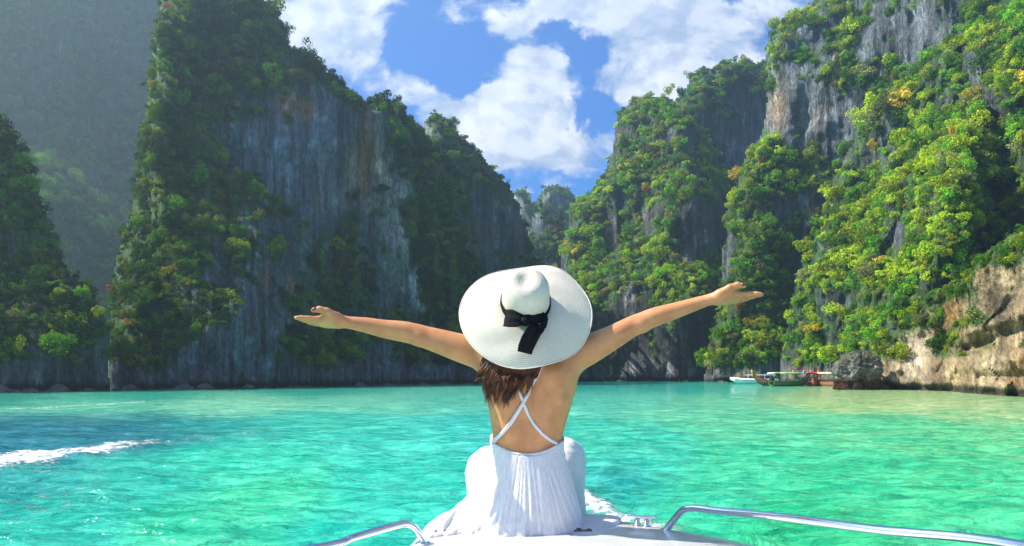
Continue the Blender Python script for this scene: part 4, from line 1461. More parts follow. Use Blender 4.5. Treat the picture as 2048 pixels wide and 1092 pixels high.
    for L in (LL, RR):
        c = Vector(L((.091, .0545, .026)))
        b = MB()
        b.tube([Vector(L((.084, .0560, .0265))), Vector(L((.091, .0562, .0250))), Vector(L((.100, .0535, .0235)))], [.0052, .0058, .0038], 10, flat=.5, up=Vector((0, -1, .3)))
        child(b.build('thumbnail', M_NAIL, None, True))

    # ---------------- dress
    M_COT = cotton_material()
    g = Field((P3(815, 1000)[0], 2.90, DECK - .004), (P3(1225, 1000)[0], 3.72, zrow(868)), .0034)
    sx = [(a[0], a[1], a[2], a[3], a[4]) for a in secs[:7]]
    cx0 = ((985 + 1122) / 2 - 1024) / F * D0
    top = zrow(872)

    # the gathered skirt behind her: from the waistband out to the seat
    skirt = []
    for (py, l, r, cy_, hd) in [(1071, 938, 1166, 3.17, .215), (1050, 950, 1167, 3.17, .205), (1010, 968, 1158, 3.16, .182), (965, 978, 1145, 3.145, .150), (930, 983, 1133, 3.13, .122), (900, 984, 1125, 3.118, .100), (868, 982, 1126, 3.113, .097)]:
        skirt.append((zrow(py), ((l + r) / 2 - 1024) / F * D0, cy_, (r - l) / 2 / F * D0, hd))
    g.stack(skirt, .0, 2.15, off=.005)
    # thighs and knees pushing the cloth out on both sides
    g.ell(P3(980, 952, 3.40), (.080, .12, .112), .09)
    g.cone(P3(972, 945, 3.42), P3(985, 1050, 3.40), .070, .085, .05)
    g.cone(P3(1132, 918, 3.46), P3(1128, 1050, 3.45), .074, .082, .03)
    g.ell(P3(1128, 930, 3.40), (.075, .12, .10), .04)
    # cloth swept out to the left on the deck
    a = P3(985, 1000, 3.19)
    b_ = P3(868, 1064, 3.10)
    g.cone(a, b_, .085, .020, .09, squash=((0.45, 0, .89), .62))
    a2, b2 = P3(1000, 1050, 3.12), P3(862, 1068, 3.03)
    a2[2], b2[2] = DECK + .030, DECK + .008
    g.cone(a2, b2, .048, .018, .05, squash=((0, 0, 1), .55))
    a3, b3 = P3(1150, 1062, 3.08), P3(1010, 1066, 3.01)
    a3[2], b3[2] = DECK + .012, DECK + .010
    g.cone(a3, b3, .030, .030, .03, squash=((0, 0, 1), .5))
    # pleats running down from the waistband
    x, y, z = g.ax[0][:, None, None], g.ax[1][None, :, None], g.ax[2][None, None, :]
    zw = zrow(800)
    ph = np.arctan2(x - cx0 - (zw - z) * .02, zw - z)
    drop = np.clip((zrow(900) - z) / .10, 0, 1)
    side = np.clip((3.22 - y) / .10, 0, 1)
    r1 = perlin(ph * 24, (zw - z) * 2.2 + 3, 0 * ph + 1.3)
    r2 = perlin(ph * 66, (zw - z) * 3.5 + 9, 0 * ph + 4.3)
    disp = (np.abs(r1) * 1.4 - .4) * (.0010 + .0026 * drop) + r2 * (.0016 + .0020 * drop)
    low = np.clip((DECK + .10 - z) / .10, 0, 1)
    fold = perlin(x * 13, z * 26 + y * 8 + x * 0, 0 * ph + 7.7) * low * .012
    lateral = perlin(x * 16 + y * 0, z * 30 - x * 22 + 0 * y, 0 * ph + 2.7) * np.clip((P3(985, 0)[0] - x) / .06, 0, 1) * .010
    crease = perlin((x + 0 * y) * 9, (y + 0 * x) * 30, (z + 0 * y) * 36) * np.clip((y - 3.26) / .08, 0, 1) * .0045
    g.g += (disp * side + fold + lateral * side + crease).astype(np.float32)
    # low back: the neckline
    u = (x - cx0) / (.128)
    neck = zrow(907) + (zrow(880) - zrow(907)) * np.clip(np.abs(u), 0, 1.3) ** 2.2
    front = np.clip((y - 3.10) / .05, 0, 1)
    neck = neck * (1 - front) + front * zrow(868)
    far = np.clip((y - 3.2) / .05, 0, 1)
    g.g = np.maximum(g.g, (z - neck) - far * 9).astype(np.float32)
    g.g[:, :, 0] = np.maximum(g.g[:, :, 0], .001)
    dm = g.surface('dress')
    n = len(dm.vertices)
    V = np.empty(n * 3, dtype=np.float32)
    dm.vertices.foreach_get('co', V)
    V = V.reshape(-1, 3)
    E = np.empty(len(dm.edges) * 2, dtype=np.int32)
    dm.edges.foreach_get('vertices', E)
    E = E.reshape(-1, 2)
    deg = np.bincount(E.ravel(), minlength=n)[:, None].astype(np.float32)
    for _ in range(3):
        V = relax2(V, E, deg, n, .5)
        V = relax2(V, E, deg, n, -.52)
    dm.vertices.foreach_set('co', V.astype(np.float32).ravel())
    dm.update()
    dress = child(link('dress', dm, M_COT))
    # waistband: a ribbed ribbon of cloth along the low back edge
    band = MB()
    pts = []
    for i in range(41):
        uu = -1 + 2 * i / 40
        px = 1053.5 + uu * 68.5
        py = 907 - (907 - 881) * abs(uu) ** 2.2
        p, nn = on_back(px, py + 2, .0045 + .0012 * math.sin(i * 2.6))
        pts.append(p)
    band.tube(pts, .0062, 8, flat=.8)
    child(band.build('waistband', M_COT, None, True))
    # crossed straps
    M_STRAP = principled('strap_cotton', (.70, .69, .71), .8, .2, bump=(300, .3, .002))
    for row in ([(1088, 716), (1081, 735), (1072, 757), (1061, 778), (1048, 800), (1036, 822), (1022, 845), (1006, 866), (989, 882)],
                [(1034, 768), (1040, 788), (1047, 808), (1056, 828), (1068, 848), (1084, 867), (1100, 880), (1116, 889)]):
        P = []
        for (a, b), (c, d) in zip(row[:-1], row[1:]):
            for t in (0, .25, .5, .75):
                P.append((a + (c - a) * t, b + (d - b) * t))
        P.append(row[-1])
        ctr, rad = [], []
        s = MB()
        rings = []
        pp = [on_back(a, b, .0028) for a, b in P]
        over = .0025 if row[0][0] > 1060 else 0
        for i, (p, nn) in enumerate(pp):
            t = (pp[min(i + 1, len(pp) - 1)][0] - pp[max(i - 1, 0)][0]).normalized()
            sd = t.cross(nn).normalized()
            wd = .0066 if over else .0052
            p = p + nn * over
            rings.append([p + sd * wd, p + sd * wd * .8 + nn * .0022, p - sd * wd * .8 + nn * .0022, p - sd * wd, p - sd * wd * .8 - nn * .003, p + sd * wd * .8 - nn * .003])
        s.loft(rings)
        child(s.build('strap', M_STRAP, None, True))
    # little embroidered motif at the right end of the neckline
    eb = MB()
    for (dx, dy, r) in ((0, 0, .003), (-3, -2, .0022), (3, -2, .0022), (1, 3, .0022), (-2, 3, .002)):
        p, nn = on_back(1117 + dx * .9, 887 + dy * .9, .0055)
        eb.tube([p - nn * .002, p + nn * .002], r, 6)
    child(eb.build('embroidered_flower', principled('red_thread', (.45, .05, .06), .7), None))

    # ---------------- hair
    M_HAIR = principled('brown_hair', (.050, .018, .008), .38, .5)
    tn = NT(M_HAIR.node_tree)
    hb = tn.n['Principled BSDF']
    hn = tn.noise(tn.node('ShaderNodeTexCoord').outputs['Object'], 38, 4, .6)
    tn.put(hb.inputs['Base Color'], tn.mix(tn.sstep(hn, .3, .7), (.022, .007, .003), (.20, .062, .020)))
    hr = random.Random(4)
    hair = MB()
    locks = []
    for i in range(38):
        v = (i + hr.uniform(-.3, .3)) / 37
        dep = hr.random()
        tipx = 960 + 100 * v + hr.uniform(-12, 8)
        tipy = float(np.interp(v, [0, .12, .3, .5, .7, 1], [782, 804, 822, 816, 802, 778])) + hr.uniform(-14, 6) - 10 * (1 - dep)
        locks.append(dict(s=(990 + 92 * v, 684), m=(970 + 104 * v + hr.uniform(-6, 6), 738), e=(tipx, tipy), dep=dep, ph=hr.uniform(0, 6.28), am=hr.uniform(4, 9), fr=hr.uniform(5.5, 8.5), curl=hr.uniform(-16, 6), r=hr.uniform(8, 14)))
    for lk in locks:
        for j in range(26):
            a_, q_ = hr.uniform(0, 6.28), math.sqrt(hr.random())
            ox, od = lk['r'] * q_ * math.cos(a_), .010 * q_ * math.sin(a_)
            cut = hr.uniform(.80, 1.05)
            dph = hr.uniform(-.35, .35)
            pts = []
            for k in range(15):
                t = k / 14 * cut
                bx = (1 - t) ** 2 * lk['s'][0] + 2 * t * (1 - t) * lk['m'][0] + t * t * lk['e'][0]
                yy_ = (1 - t) ** 2 * lk['s'][1] + 2 * t * (1 - t) * lk['m'][1] + t * t * lk['e'][1]
                px = bx + ox * (1 - .75 * t ** 2) + lk['am'] * math.sin(lk['ph'] + dph + t * lk['fr']) * t ** .8 + lk['curl'] * max(0, t - .7) ** 1.5 * 4
                q, nn = on_back(min(max(px, 980), 1145), min(max(yy_, 722), 880), 0)
                wave_d = .010 * math.cos(lk['ph'] + dph + t * lk['fr'])
                D = min(3.03, q.y) - .010 - .018 * lk['dep'] - .014 * math.sin(math.pi * min(1, t)) + od + wave_d * t
                pts.append(under_brim(PX(px, yy_, D), .012 + .02 * (1 - lk['dep'])))
            r0 = hr.uniform(.0013, .0028)
            hair.tube(pts, [r0 * (1 - .92 * (k / 14) ** 3) for k in range(15)], 4, flat=.8)
    # under the hat: the hair lies on the skull
    ob = child(hair.build('hair', M_HAIR, None, True))
    cap = MB()
    for i in range(70):
        a = math.radians(180 + (i - 35) * 5)
        pts = []
        for k in range(7):
            t = k / 6
            el = math.radians(80 - 110 * t)
            v = Vector((math.sin(a) * math.cos(el) * .083, math.cos(a) * math.cos(el) * .103, math.sin(el) * .113))
            if v.y > .05 and t > .4:
                v.y *= .9
            pts.append(hc + face @ v)
        cap.tube(pts, [.010] * 6 + [.004], 5)
    child(cap.build('hair', M_HAIR, None, True))
    return root, child, on_back


def relax2(V, E, deg, n, w_):
    acc = np.stack([np.bincount(E[:, 0], V[E[:, 1], i], n) + np.bincount(E[:, 1], V[E[:, 0], i], n) for i in range(3)], axis=1)
    return V + w_ * (acc / deg - V)


WOMAN, woman_child, on_back = build_woman()


def build_hat():
    hat = empty('hat', (0, 0, 0))
    nrm = HAT_N
    xx = Vector((1, 0, 0))
    xx = (xx - nrm * xx.dot(nrm)).normalized()
    yy = nrm.cross(xx)          # up the brim, away from the camera
    cen = HAT_C
    M = Matrix((( xx.x, yy.x, nrm.x, cen.x), (xx.y, yy.y, nrm.y, cen.y), (xx.z, yy.z, nrm.z, cen.z), (0, 0, 0, 1)))
    hat.parent = WOMAN
    hat.matrix_world = M
    hat.matrix_parent_inverse = Matrix.Translation(-Vector(WOMAN.location))
    hat.matrix_basis = M

    def straw(crown):
        m = bpy.data.materials.new('cream_straw')
        m.use_nodes = True
        t = NT(m.node_tree)
        b = t.n['Principled BSDF']
        co = t.node('ShaderNodeTexCoord').outputs['Object']
        sp = t.node('ShaderNodeSeparateXYZ')
        t.put(sp.inputs[0], co)
        rad = t.m('SQRT', t.m('ADD', t.m('MULTIPLY', sp.outputs[0], sp.outputs[0]), t.m('MULTIPLY', sp.outputs[1], sp.outputs[1])))
        ang = t.m('ARCTAN2', sp.outputs[1], sp.outputs[0])
        if crown:
            rad = t.m('ADD', rad, t.m('MULTIPLY', sp.outputs[2], -1.0))
        ring = t.m('SINE', t.m('MULTIPLY', rad, 2 * math.pi / .0052))
        st = t.m('SINE', t.m('ADD', t.m('MULTIPLY', ang, 150.0), t.m('MULTIPLY', t.m('FLOOR', t.m('MULTIPLY', rad, 1 / .0052)), 3.1416)))
        n = t.noise(co, 60, 4, .6)
        h = t.m('ADD', t.m('ADD', t.m('MULTIPLY', ring, .5), t.m('MULTIPLY', st, .22)), n)
        col = t.mix(t.sstep(h, -.3, 1.2), (.58, .495, .38), (.73, .675, .57))
        t.put(b.inputs['Base Color'], col)
        b.inputs['Roughness'].default_value = .65
        b.inputs['Specular IOR Level'].default_value = .3
        bp = t.node('ShaderNodeBump')
        bp.inputs['Strength'].default_value = .42
        bp.inputs['Distance'].default_value = .0022
        t.put(bp.inputs['Height'], h)
        t.l.new(bp.outputs[0], b.inputs['Normal'])
        return m
    # brim: floppy, a little wider at the left, edges dipping away from the crown
    na, nr = 160, 34
    V, Q = [], []
    for layer in (0, 1):
        for j in range(nr):
            t = j / (nr - 1)
            for i in range(na):
                a = 2 * math.pi * i / na
                ca, sa = math.cos(a), math.sin(a)
                R = .2255 + .004 * math.cos(2 * a + .6) + .0025 * math.sin(3 * a + 1) + .008 * max(0, sa) ** 3
                r = .083 + (R - .083) * t
                h = (-.050 + .034 * max(0, sa) ** 2) * t ** 1.6 + t ** 1.4 * (.016 * math.sin(2 * a + .9) + .010 * math.sin(3 * a - .6) + .005 * math.sin(5 * a + 2)) - .018 * t ** 2 * (1 + math.cos(a - math.radians(155))) * .5
                h += .0035 * math.sin(6 * a + 8 * t) * t
                V.append((r * ca, r * sa, h - (.0022 if layer else 0)))
    n1 = na * nr
    for j in range(nr - 1):
        for i in range(na):
            i2 = (i + 1) % na
            a, b, c, d = j * na + i, j * na + i2, (j + 1) * na + i2, (j + 1) * na + i
            Q.append((a, d, c, b))
            Q.append((n1 + a, n1 + b, n1 + c, n1 + d))
    for i in range(na):
        i2 = (i + 1) % na
        Q.append(((nr - 1) * na + i, n1 + (nr - 1) * na + i, n1 + (nr - 1) * na + i2, (nr - 1) * na + i2))
    link('brim', mesh_np('brim', V, quads=Q), straw(False), hat)
    # wired, rolled edge
    eb = MB()
    ring = [Vector(V[(nr - 1) * na + i]) for i in range(na)] + [Vector(V[(nr - 1) * na])]
    eb.tube(ring, .0024, 6, cap=False)
    eb.build('brim_edge', straw(False), hat, True)
    # crown: tall and rounded, a dent in its top
    prof = [(.086, -.004), (.0855, .010), (.0845, .03), (.0830, .055), (.081, .078), (.077, .096), (.070, .111), (.060, .121), (.048, .127), (.034, .129), (.018, .127), (.004, .125)]
    fine = []
    for k in range(45):
        t = k / 44 * (len(prof) - 1)
        i0 = min(int(t), len(prof) - 2)
        u = t - i0
        fine.append((prof[i0][0] * (1 - u) + prof[i0 + 1][0] * u, prof[i0][1] * (1 - u) + prof[i0 + 1][1] * u))
    V, Q = [], []
    nc = 96
    for (r, h) in fine:
        for i in range(nc):
            a = 2 * math.pi * i / nc
            rr = r * (1 + .025 * math.cos(2 * a + .3) + .012 * math.sin(3 * a))
            x_, y_ = rr * math.cos(a) * .94, rr * math.sin(a) * 1.05
            hh = h
            if h > .085:
                hh -= .011 * math.exp(-((x_ + .008) / .028) ** 2 - ((y_ - .006) / .042) ** 2) * min(1, (h - .085) / .03)
            V.append((x_, y_, hh))
    for j in range(len(fine) - 1):
        for i in range(nc):
            i2 = (i + 1) % nc
            Q.append((j * nc + i, j * nc + i2, (j + 1) * nc + i2, (j + 1) * nc + i))
    V.append((0, 0, .118))
    T = [((len(fine) - 1) * nc + i, (len(fine) - 1) * nc + (i + 1) % nc, len(V) - 1) for i in range(nc)]
    link('crown', mesh_np('crown', V, quads=Q, tris=T), straw(True), hat)
    # black ribbon round the crown, tied in a bow at the back
    M_RIB = principled('black_ribbon', (.010, .010, .012), .85, .12, bump=(240, .4, .002))
    M_RIB.node_tree.nodes['Principled BSDF'].inputs['Sheen Weight'].default_value = .0
    rb = MB()
    rings = []
    for i in range(97):
        a = 2 * math.pi * i / 96
        def pt(h, o):
            rr = (np.interp(h, [-.004, .03, .055], [.086, .0845, .083]) + o) * (1 + .025 * math.cos(2 * a + .3) + .012 * math.sin(3 * a))
            return Vector((rr * math.cos(a) * .94, rr * math.sin(a) * 1.05, h))
        up = .026 + .004 * math.sin(a * 2)
        rings.append([pt(-.002, .0015), pt(.008, .0045), pt(up, .0042), pt(up + .002, .001)])
    rb.loft(rings, cap=False, closed=False)
    rb.build('ribbon_band', M_RIB, hat, True)

    def strip(pts, name, wid, thick=.003, ups=None):
        """a soft flat ribbon along pts (local), wid the half widths, folded across its length"""
        s = MB()
        rr = []
        n = len(pts)
        for i in range(n):
            p = Vector(pts[i])
            t = (Vector(pts[min(i + 1, n - 1)]) - Vector(pts[max(i - 1, 0)])).normalized()
            nn = Vector(ups[i]) if ups else Vector((0, -.5, .85))
            nn = (nn - t * nn.dot(t)).normalized()
            sd = t.cross(nn)
            top, bot = [], []
            for k in range(13):
                q = -1 + k / 6
                wob = .0016 * math.sin(q * 6.5 + i * .9) * (1 if 0 < i < n - 1 else .6)
                top.append(p + sd * wid[i] * q + nn * (thick + wob))
                bot.append(p + sd * wid[i] * q + nn * (wob - thick * .3))
            rr.append(top + bot[::-1])
        s.loft(rr)
        return s.build(name, M_RIB, hat, True)
    Minv = M.inverted()

    def loc(px, py, h):
        """the point at height h over the brim plane seen at a photo point"""
        o = Vector((0, 0, EYE))
        d = ray_dir(px, py)
        k = (cen + nrm * h - o).dot(nrm) / d.dot(nrm)
        return Minv @ (o + d * k)
    strip([loc(1052, 640, .040), loc(1036, 640, .043), loc(1022, 637, .040), loc(1010, 636, .032)], 'bow_loop', [.013, .024, .030, .029])
    strip([loc(1048, 641, .040), loc(1062, 637, .044), loc(1076, 632, .040), loc(1088, 628, .030)], 'bow_loop', [.013, .022, .025, .021])
    strip([loc(1088, 628, .028), loc(1089, 640, .034), loc(1086, 652, .034), loc(1080, 660, .026)], 'bow_loop', [.010, .012, .012, .010])
    strip([loc(1080, 653, .026), loc(1068, 662, .034), loc(1058, 680, .022), loc(1052, 694, .004), loc(1049, 706, -.008)], 'ribbon_tail', [.020, .026, .027, .026, .024])
    b = MB()
    c = loc(1050, 641, .042)
    b.tube([c + Vector((-.004, .015, 0)), c + Vector((0, 0, .006)), c + Vector((.004, -.015, 0))], [.011, .013, .011], 10, flat=.7)
    b.build('bow_knot', M_RIB, hat, True)
    return hat


build_hat()


# ------------------------------------------------------------------ the boat under her
M_GEL = principled('white_gelcoat', (.70, .69, .68), .22, .5, bump=(3.0, .04, .01))
M_GEL.node_tree.nodes['Principled BSDF'].inputs['Coat Weight'].default_value = .3
M_PAD = principled('nonskid_white', (.66, .65, .64), .55, .4, bump=(260, .35, .002))
M_STEEL = principled('polished_steel', (.72, .72, .74), .10, .5, 1.0)
M_RUB = principled('grey_rubber', (.10, .10, .11), .7, .3, bump=(40, .2, .004))
M_DARK = principled('dark_fitting', (.03, .03, .035), .4, .5, .3)


def spline(pts, n=8):
    out = []
    P = [Vector(p) for p in pts]
    for i in range(len(P) - 1):
        p0, p1, p2, p3 = P[max(i - 1, 0)], P[i], P[i + 1], P[min(i + 2, len(P) - 1)]
        for k in range(n):
            t = k / n
            out.append(.5 * ((2 * p1) + (p2 - p0) * t + (2 * p0 - 5 * p1 + 4 * p2 - p3) * t * t + (3 * p1 - p0 - 3 * p2 + p3) * t ** 3))
    out.append(P[-1])
    return out


def build_boat():
    root = empty('motor_boat', (.2, 0, 0))
    tag(root, 'white motor boat bow with steel rails that the woman in the straw hat sits on', 'boat')
    off = Vector((.2, 0, 0))
    port = [(-1.25, -2.6), (-1.28, -1.2), (-1.2, 0), (-1.02, 1.0), (-.74, 1.9), (-.49, 2.5), (-.365, 2.85), (-.335, 3.12), (-.325, 3.4), (-.27, 3.66), (-.13, 3.78)]
    star = [(1.75, -2.6), (1.74, -1.2), (1.62, 0), (1.40, 1.0), (1.14, 1.9), (.93, 2.60), (.773, 3.0), (.516, 3.315), (.433, 3.40), (.298, 3.53), (.10, 3.69), (-.03, 3.77)]
    L = spline([(x, y, 0) for x, y in port], 5)
    R = spline([(x, y, 0) for x, y in star], 5)
    loop = L + R[::-1]
    loop = [Vector((p.x, p.y, 0)) - off for p in loop]
    mids = [(L[i] + R[i]) * .5 - off for i in range(len(L))]
    cen = mids + mids[::-1]

    def ring(k, z, camber=0.0, rake=0.0):
        out = []
        for p, c in zip(loop, cen):
            q = c + (p - c) * k
            wd = (p - c).length
            q = Vector((q.x, q.y - rake * (.4 + .6 * max(0, (q.y - 1.5) / 2.3)) if q.y > 1.0 else q.y, z + camber * min(wd, .6)))
            out.append(q)
        return out
    hull = MB()
    hull.loft([ring(1.0, DECK - .020), ring(1.012, DECK - .05), ring(1.015, DECK - .14), ring(.95, DECK - .5, 0, .25), ring(.86, .55, 0, .7), ring(.72, .02, 0, 1.2), ring(.5, -.35, 0, 1.6)], cap=True)
    hull.build('hull', M_GEL, root, True)
    dk = MB()
    rg = [ring(1.0, DECK - .022), ring(.985, DECK - .008), ring(.955, DECK - .001, .004), ring(.86, DECK, .012), ring(.6, DECK, .030), ring(.3, DECK, .040), ring(.0003, DECK, .042)]
    dk.loft(rg, cap=False)
    dk.build('deck', M_GEL, root, True)
    rub = MB()
    rub.tube([p + Vector((0, 0, -.002)) for p in ring(1.022, DECK - .085)], .018, 8)
    rub.build('rub_rail', M_RUB, root, True)

    def zdeck(x, y):
        return DECK + .0
    # anchor hatch lid on the foredeck and the raised panel she sits on
    lid = MB()
    c = Vector((.13 - .2, 3.20, DECK + .010))
    rgs = []
    for (s, h) in ((1.0, 0), (1.0, .010), (.975, .016), (.93, .018), (.5, .022), (.02, .024)):
        r_ = []
        for i in range(48):
            a = 2 * math.pi * i / 48
            e = 3.2
            ca, sa = math.cos(a), math.sin(a)
            k = (abs(ca) ** e + abs(sa) ** e) ** (-1 / e)
            r_.append(c + Vector((ca * k * .235 * s + sa * k * .10 * s, sa * k * .20 * s, h)))
        rgs.append(r_)
    lid.loft(rgs, cap=False)
    lid.build('hatch_lid', M_PAD, root, True)
    # dark hatch latch beside her
    lt = MB()
    z = DECK + .034
    p = PX(1166, 1063.5, (EYE - z) * F / (1063.5 - HOR)) - off
    lt.box((p.x, p.y, z + .004), (.062, .012, .006), .1)
    lt.box((p.x - .014, p.y + .004, z + .009), (.016, .010, .006), .1)
    lt.box((p.x + .02, p.y + .003, z + .008), (.012, .008, .005), .1)
    lt.build('hatch_latch', M_DARK, root, bevel=.001)
    # rails
    def rail(pts, foot):
        r = MB()
        r.tube([q - off for q in spline(pts, 7)], .0125, 14)
        o = r.build('bow_rail', M_STEEL, root, True)
        f = MB()
        fp = Vector(foot) - off
        f.tube([fp - Vector((0, 0, .006)), fp + Vector((0, 0, .004)), fp + Vector((0, 0, .010))], [.030, .030, .018], 18)
        f.build('rail_foot', M_STEEL, root, True)
        return o
    ft = PX(1329, 1064, 3.17)
    rail([ft + Vector((-.012, 0, -.02)), PX(1337, 1054, 3.165), PX(1352, 1035, 3.15), PX(1364, 1022, 3.13), PX(1378, 1016.5, 3.10), PX(1400, 1017, 3.06), PX(1440, 1022, 2.98), PX(1560, 1034, 2.75), PX(1760, 1060, 2.42), PX(2048, 1092, 2.06),
          Vector((1.27, 1.3, 1.72)), Vector((1.42, .5, 1.74)), Vector((1.5, -.4, 1.72)), Vector((1.52, -1.0, DECK))], ft)
    fl = PX(849, 1091, 2.93)
    fl.z = DECK + .0
    rail([fl + Vector((.004, 0, -.02)), PX(845, 1080, 2.925), PX(836, 1064, 2.91), PX(826, 1053, 2.90), PX(814, 1048, 2.885), PX(800, 1049, 2.86), PX(770, 1057, 2.80), PX(705, 1076, 2.66), PX(654, 1092, 2.55),
          Vector((-.80, 1.9, 1.66)), Vector((-1.02, 1.0, 1.70)), Vector((-1.12, 0, 1.72)), Vector((-1.12, -1.0, DECK))], fl)
    # mooring cleat
    cl = MB()
    c = PX(1284, 1058, 3.24) - off
    c.z = DECK + .004
    ax = Vector((.92, -.38, 0)).normalized()
    sdv = Vector((.38, .92, 0))
    for s in (-1, 1):
        q = c + ax * .017 * s
        cl.tube([q, q + Vector((0, 0, .004)), q + Vector((0, 0, .008)), q + Vector((0, 0, .030))], [.019, .017, .0095, .0085], 12)
    horn = [c + ax * t + Vector((0, 0, .036 + .006 * abs(t / .055) ** 2)) for t in (-.055, -.045, -.025, 0, .025, .045, .055)]
    cl.tube(horn, [.0035, .0065, .009, .0095, .009, .0065, .0035], 12, flat=.75)
    cl.build('mooring_cleat', M_STEEL, root, True)
    # wheelhouse-side coaming far behind the camera keeps the boat whole
    cb = MB()
    cb.loft([[Vector((x, y, z)) for x, y in ((-.9, -2.3), (.95, -2.3), (.85, -.9), (-.8, -.9))] for z in (DECK - .02, DECK + .25)])
    cb.build('coaming', M_GEL, root, bevel=.03)


build_boat()


# ------------------------------------------------------------------ boats moored under the right-hand cliff
M_W = principled('white_boat_paint', (.80, .81, .80), .3, .5, bump=(2, .05, .02))
M_GLS = principled('dark_boat_glass', (.02, .035, .05), .08, .6)


def hull_loft(L, Wd, secs, n=9):
    """secs: (t along, half width factor, gunwale z, keel z); open hull with thickness"""
    rings = []
    for (t, k, gz, kz) in secs:
        y = (t - .5) * L
        hw = Wd * .5 * k
        r = []
        for i in range(n):
            a = math.pi * i / (n - 1)
            r.append(Vector((hw * math.cos(a), y, gz - (gz - kz) * math.sin(a) ** .8)))
        rings.append(r)
    return rings


def speedboat(pos, rz):
    root = empty('speedboat', pos, rz)
    tag(root, 'long white speedboat with a raked bow and low roof moored furthest left', 'boat', 'boats moored under the cliff')
    h = MB()
    L, W_ = 10.0, 2.6
    secs = [(0, .92, 1.05, -.3), (.2, .98, 1.05, -.35), (.5, 1.0, 1.12, -.35), (.72, .86, 1.22, -.3), (.88, .5, 1.32, .1), (1.0, .06, 1.40, .9)]
    rg = hull_loft(L, W_, secs)
    h.loft([r + [Vector((0, r[0].y, r[0].z + .05))] for r in rg])
    h.build('hull', M_W, root, True)
    st = MB()
    st.loft([[Vector((x * 1.32 * k, y, z)) for x, y, z in ((-1, -4.95, .62), (1, -4.95, .62), (1, 2.3, .72), (-1, 2.3, .72))] for k in (1.0, 1.0)])
    b = MB()
    for sx in (-1, 1):
        b.tube([(sx * 1.31, -4.9, .66), (sx * 1.335, 0, .72), (sx * 1.15, 2.4, .80), (sx * .6, 4.0, .98)], .05, 6)
    b.build('rub_rail', principled('teal_stripe', (.02, .16, .20), .5), root, True)
    c = MB()
    c.loft([[Vector((sx * w_, y, z)) for sx, w_, y in ((-1, .95, y0), (1, .95, y0), (1, .7, y1), (-1, .7, y1))] for z, y0, y1 in ((1.1, -3.6, 2.9), (1.55, -3.5, 1.9))])
    c.build('cabin', M_GLS, root, bevel=.06)
    r = MB()
    r.loft([[Vector((sx * w_, y, z)) for sx, w_, y in ((-1, 1.08, -4.4), (1, 1.08, -4.4), (1, .8, y1), (-1, .8, y1))] for z, y1 in ((1.82, 2.1), (1.92, 1.6), (1.96, .9))])
    r.build('roof', M_W, root, bevel=.05)
    for sx in (-1, 1):
        for y in (-4.2, -2.2, -.2, 1.2):
            p = MB()
            p.tube([(sx * .98, y, 1.05), (sx * .96, y + .1, 1.85)], .045, 6)
            p.build('roof_post', M_W, root)
    w_ = MB()
    w_.loft([[Vector((-.85, 1.7, 1.78)), Vector((.85, 1.7, 1.78)), Vector((.9, 1.74, 1.80)), Vector((-.9, 1.74, 1.80))], [Vector((-.75, 3.1, 1.24)), Vector((.75, 3.1, 1.24)), Vector((.78, 3.14, 1.26)), Vector((-.78, 3.14, 1.26))]])
    w_.build('windscreen', M_GLS, root)
    for sx in (-.5, .5):
        e = MB()
        e.loft([[Vector((sx + x * k, -5.25 + y * k, z)) for x, y in ((-.2, -.25), (.2, -.25), (.2, .25), (-.2, .25))] for z, k in ((-.2, .5), (.6, .6), (.8, 1), (1.25, 1), (1.38, .7))])
        e.build('outboard_motor', M_DARK, root, bevel=.04)


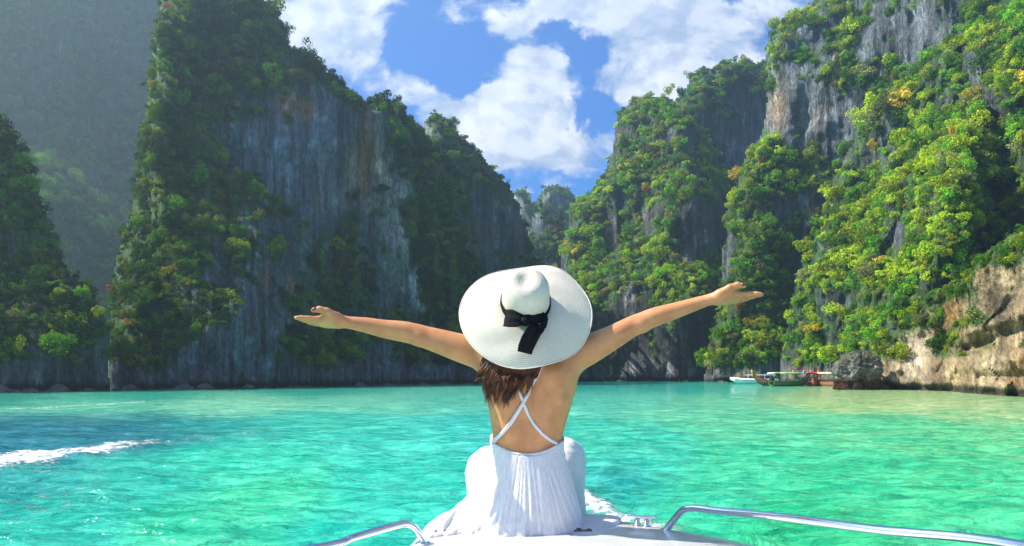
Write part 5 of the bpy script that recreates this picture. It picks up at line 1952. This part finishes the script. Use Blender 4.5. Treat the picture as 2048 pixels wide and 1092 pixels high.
def longtail(pos, rz, label, hullcol, canopy, scarf, first=[0]):
    root = empty('longtail_boat', pos, rz)
    root.scale = (1.12, 1.05, 1.22)
    tag(root, label, 'boat', 'boats moored under the cliff')
    L, W_ = 8.4, 1.75
    wood = principled('painted_wood', hullcol, .5, .4, bump=(9, .3, .02))
    dark = principled('weathered_wood', (.15, .075, .035), .7, .3, bump=(9, .4, .03))
    secs = [(0, .70, .72, .0), (.1, .86, .66, -.15), (.35, 1.0, .62, -.22), (.6, .92, .70, -.2), (.8, .58, .98, .0), (.92, .26, 1.42, .55), (1.0, .09, 2.05, 1.45), (1.03, .07, 2.55, 2.25)]
    h = MB()
    out = hull_loft(L, W_, secs)
    inn = [[Vector((p.x * .9, p.y, p.z + .06 + (.0 if i in (0, 8) else .05))) for i, p in enumerate(r)] for r in out]
    h.loft([o + i[::-1] for o, i in zip(out, inn)])
    h.build('hull', wood, root, True)
    g = MB()
    for sx in (0, 8):
        g.tube([r[sx] + Vector((0, 0, .03)) for r in out], .055, 6)
    g.build('gunwale', dark, root, True)
    for t in (-2.6, -1.5, -.4, .8, 1.9):
        b = MB()
        b.box((0, t, .52), (1.35, .26, .05))
        b.build('thwart', dark, root)
    post = principled('canopy_post', (.30, .28, .25), .6)
    for sx in (-1, 1):
        for y in (-2.4, -.6, 1.2):
            p = MB()
            p.tube([(sx * .72, y, .6), (sx * .70, y, 1.78)], .035, 6)
            p.build('post', post, root)
    c = MB()
    rg = []
    for y, dz in ((-2.9, -.03), (-1.6, .02), (-.5, 0), (.6, .02), (1.7, -.04)):
        up = [Vector((x, y, 1.80 + dz + .18 * (1 - (x / .95) ** 2))) for x in (-.95, -.6, -.2, .2, .6, .95)]
        rg.append(up + [p - Vector((0, 0, .04)) for p in up[::-1]])
    c.loft(rg)
    c.build('canopy', principled('canopy_cloth', canopy, .8, .2, bump=(6, .3, .03)), root, True)
    e = MB()
    e.box((0, -4.0, 1.05), (.42, .7, .40)).box((0, -3.75, .80), (.25, .4, .2))
    e.tube([(0, -4.3, 1.1), (0, -5.6, .55), (0, -6.8, .05)], .035, 6)
    e.tube([(0, -3.6, 1.1), (.1, -2.7, 1.35)], .03, 6)
    e.build('longtail_engine', principled('engine_metal', (.06, .055, .05), .5, .5, .5), root, bevel=.03)
    s = MB()
    s.tube([(0, 4.18, 1.75), (0, 4.3, 2.05), (0, 4.36, 2.3)], [.14, .19, .15], 10)
    s.tube([(-.08, 4.28, 1.95), (-.16, 4.24, 1.5), (-.12, 4.2, 1.15)], [.07, .08, .05], 6, flat=.4)
    s.build('prow_scarf', principled('scarf_cloth', scarf, .8, bump=(20, .3, .02)), root, True)


speedboat(PX(1508, 768, 190) * 1.0 - Vector((0, 0, PX(1508, 768, 190).z)), math.radians(78))
spots = [
    (1556, 772, 158, 66, 'brown wooden longtail boat with a white canopy just right of the speedboat', (.16, .075, .04), (.62, .60, .56), (.7, .5, .1)),
    (1582, 773, 152, -64, 'green longtail boat in the middle of the moored boats', (.07, .20, .05), (.30, .50, .16), (.8, .15, .08)),
    (1606, 768, 168, 140, 'longtail boat with a blue canopy moored behind the green one', (.10, .14, .16), (.12, .38, .60), (.8, .3, .1)),
    (1628, 772, 156, -28, 'longtail boat with a red canopy among the moored boats', (.36, .12, .09), (.60, .07, .05), (.85, .1, .1)),
    (1645, 772, 154, 24, 'rightmost longtail boat with a cream canopy, nearest the boulder', (.40, .14, .08), (.66, .52, .32), (.8, .2, .3)),
]
for (px, py, D, rz, label, hc_, cc, sc_) in spots:
    p = PX(px, py, D)
    longtail((p.x, D, 0), math.radians(rz), label, hc_, cc, sc_)
# mooring buoys near them


# ------------------------------------------------------------------ the air of the lagoon
def haze():
    b = MB()
    b.box((0, 105, 150), (1420, 1230, 308))
    m = bpy.data.materials.new('sea_air')
    m.use_nodes = True
    t = NT(m.node_tree)
    t.n.clear()
    v = t.node('ShaderNodeVolumePrincipled')
    v.inputs['Color'].default_value = (.60, .86, 1.0, 1)
    v.inputs['Density'].default_value = .00068
    v.inputs['Anisotropy'].default_value = .66
    t.l.new(v.outputs[0], t.node('ShaderNodeOutputMaterial').inputs['Volume'])
    o = b.build('haze', m)
    tag(o, 'thin sunlit sea haze hanging over the whole lagoon', None, None, 'stuff')


haze()
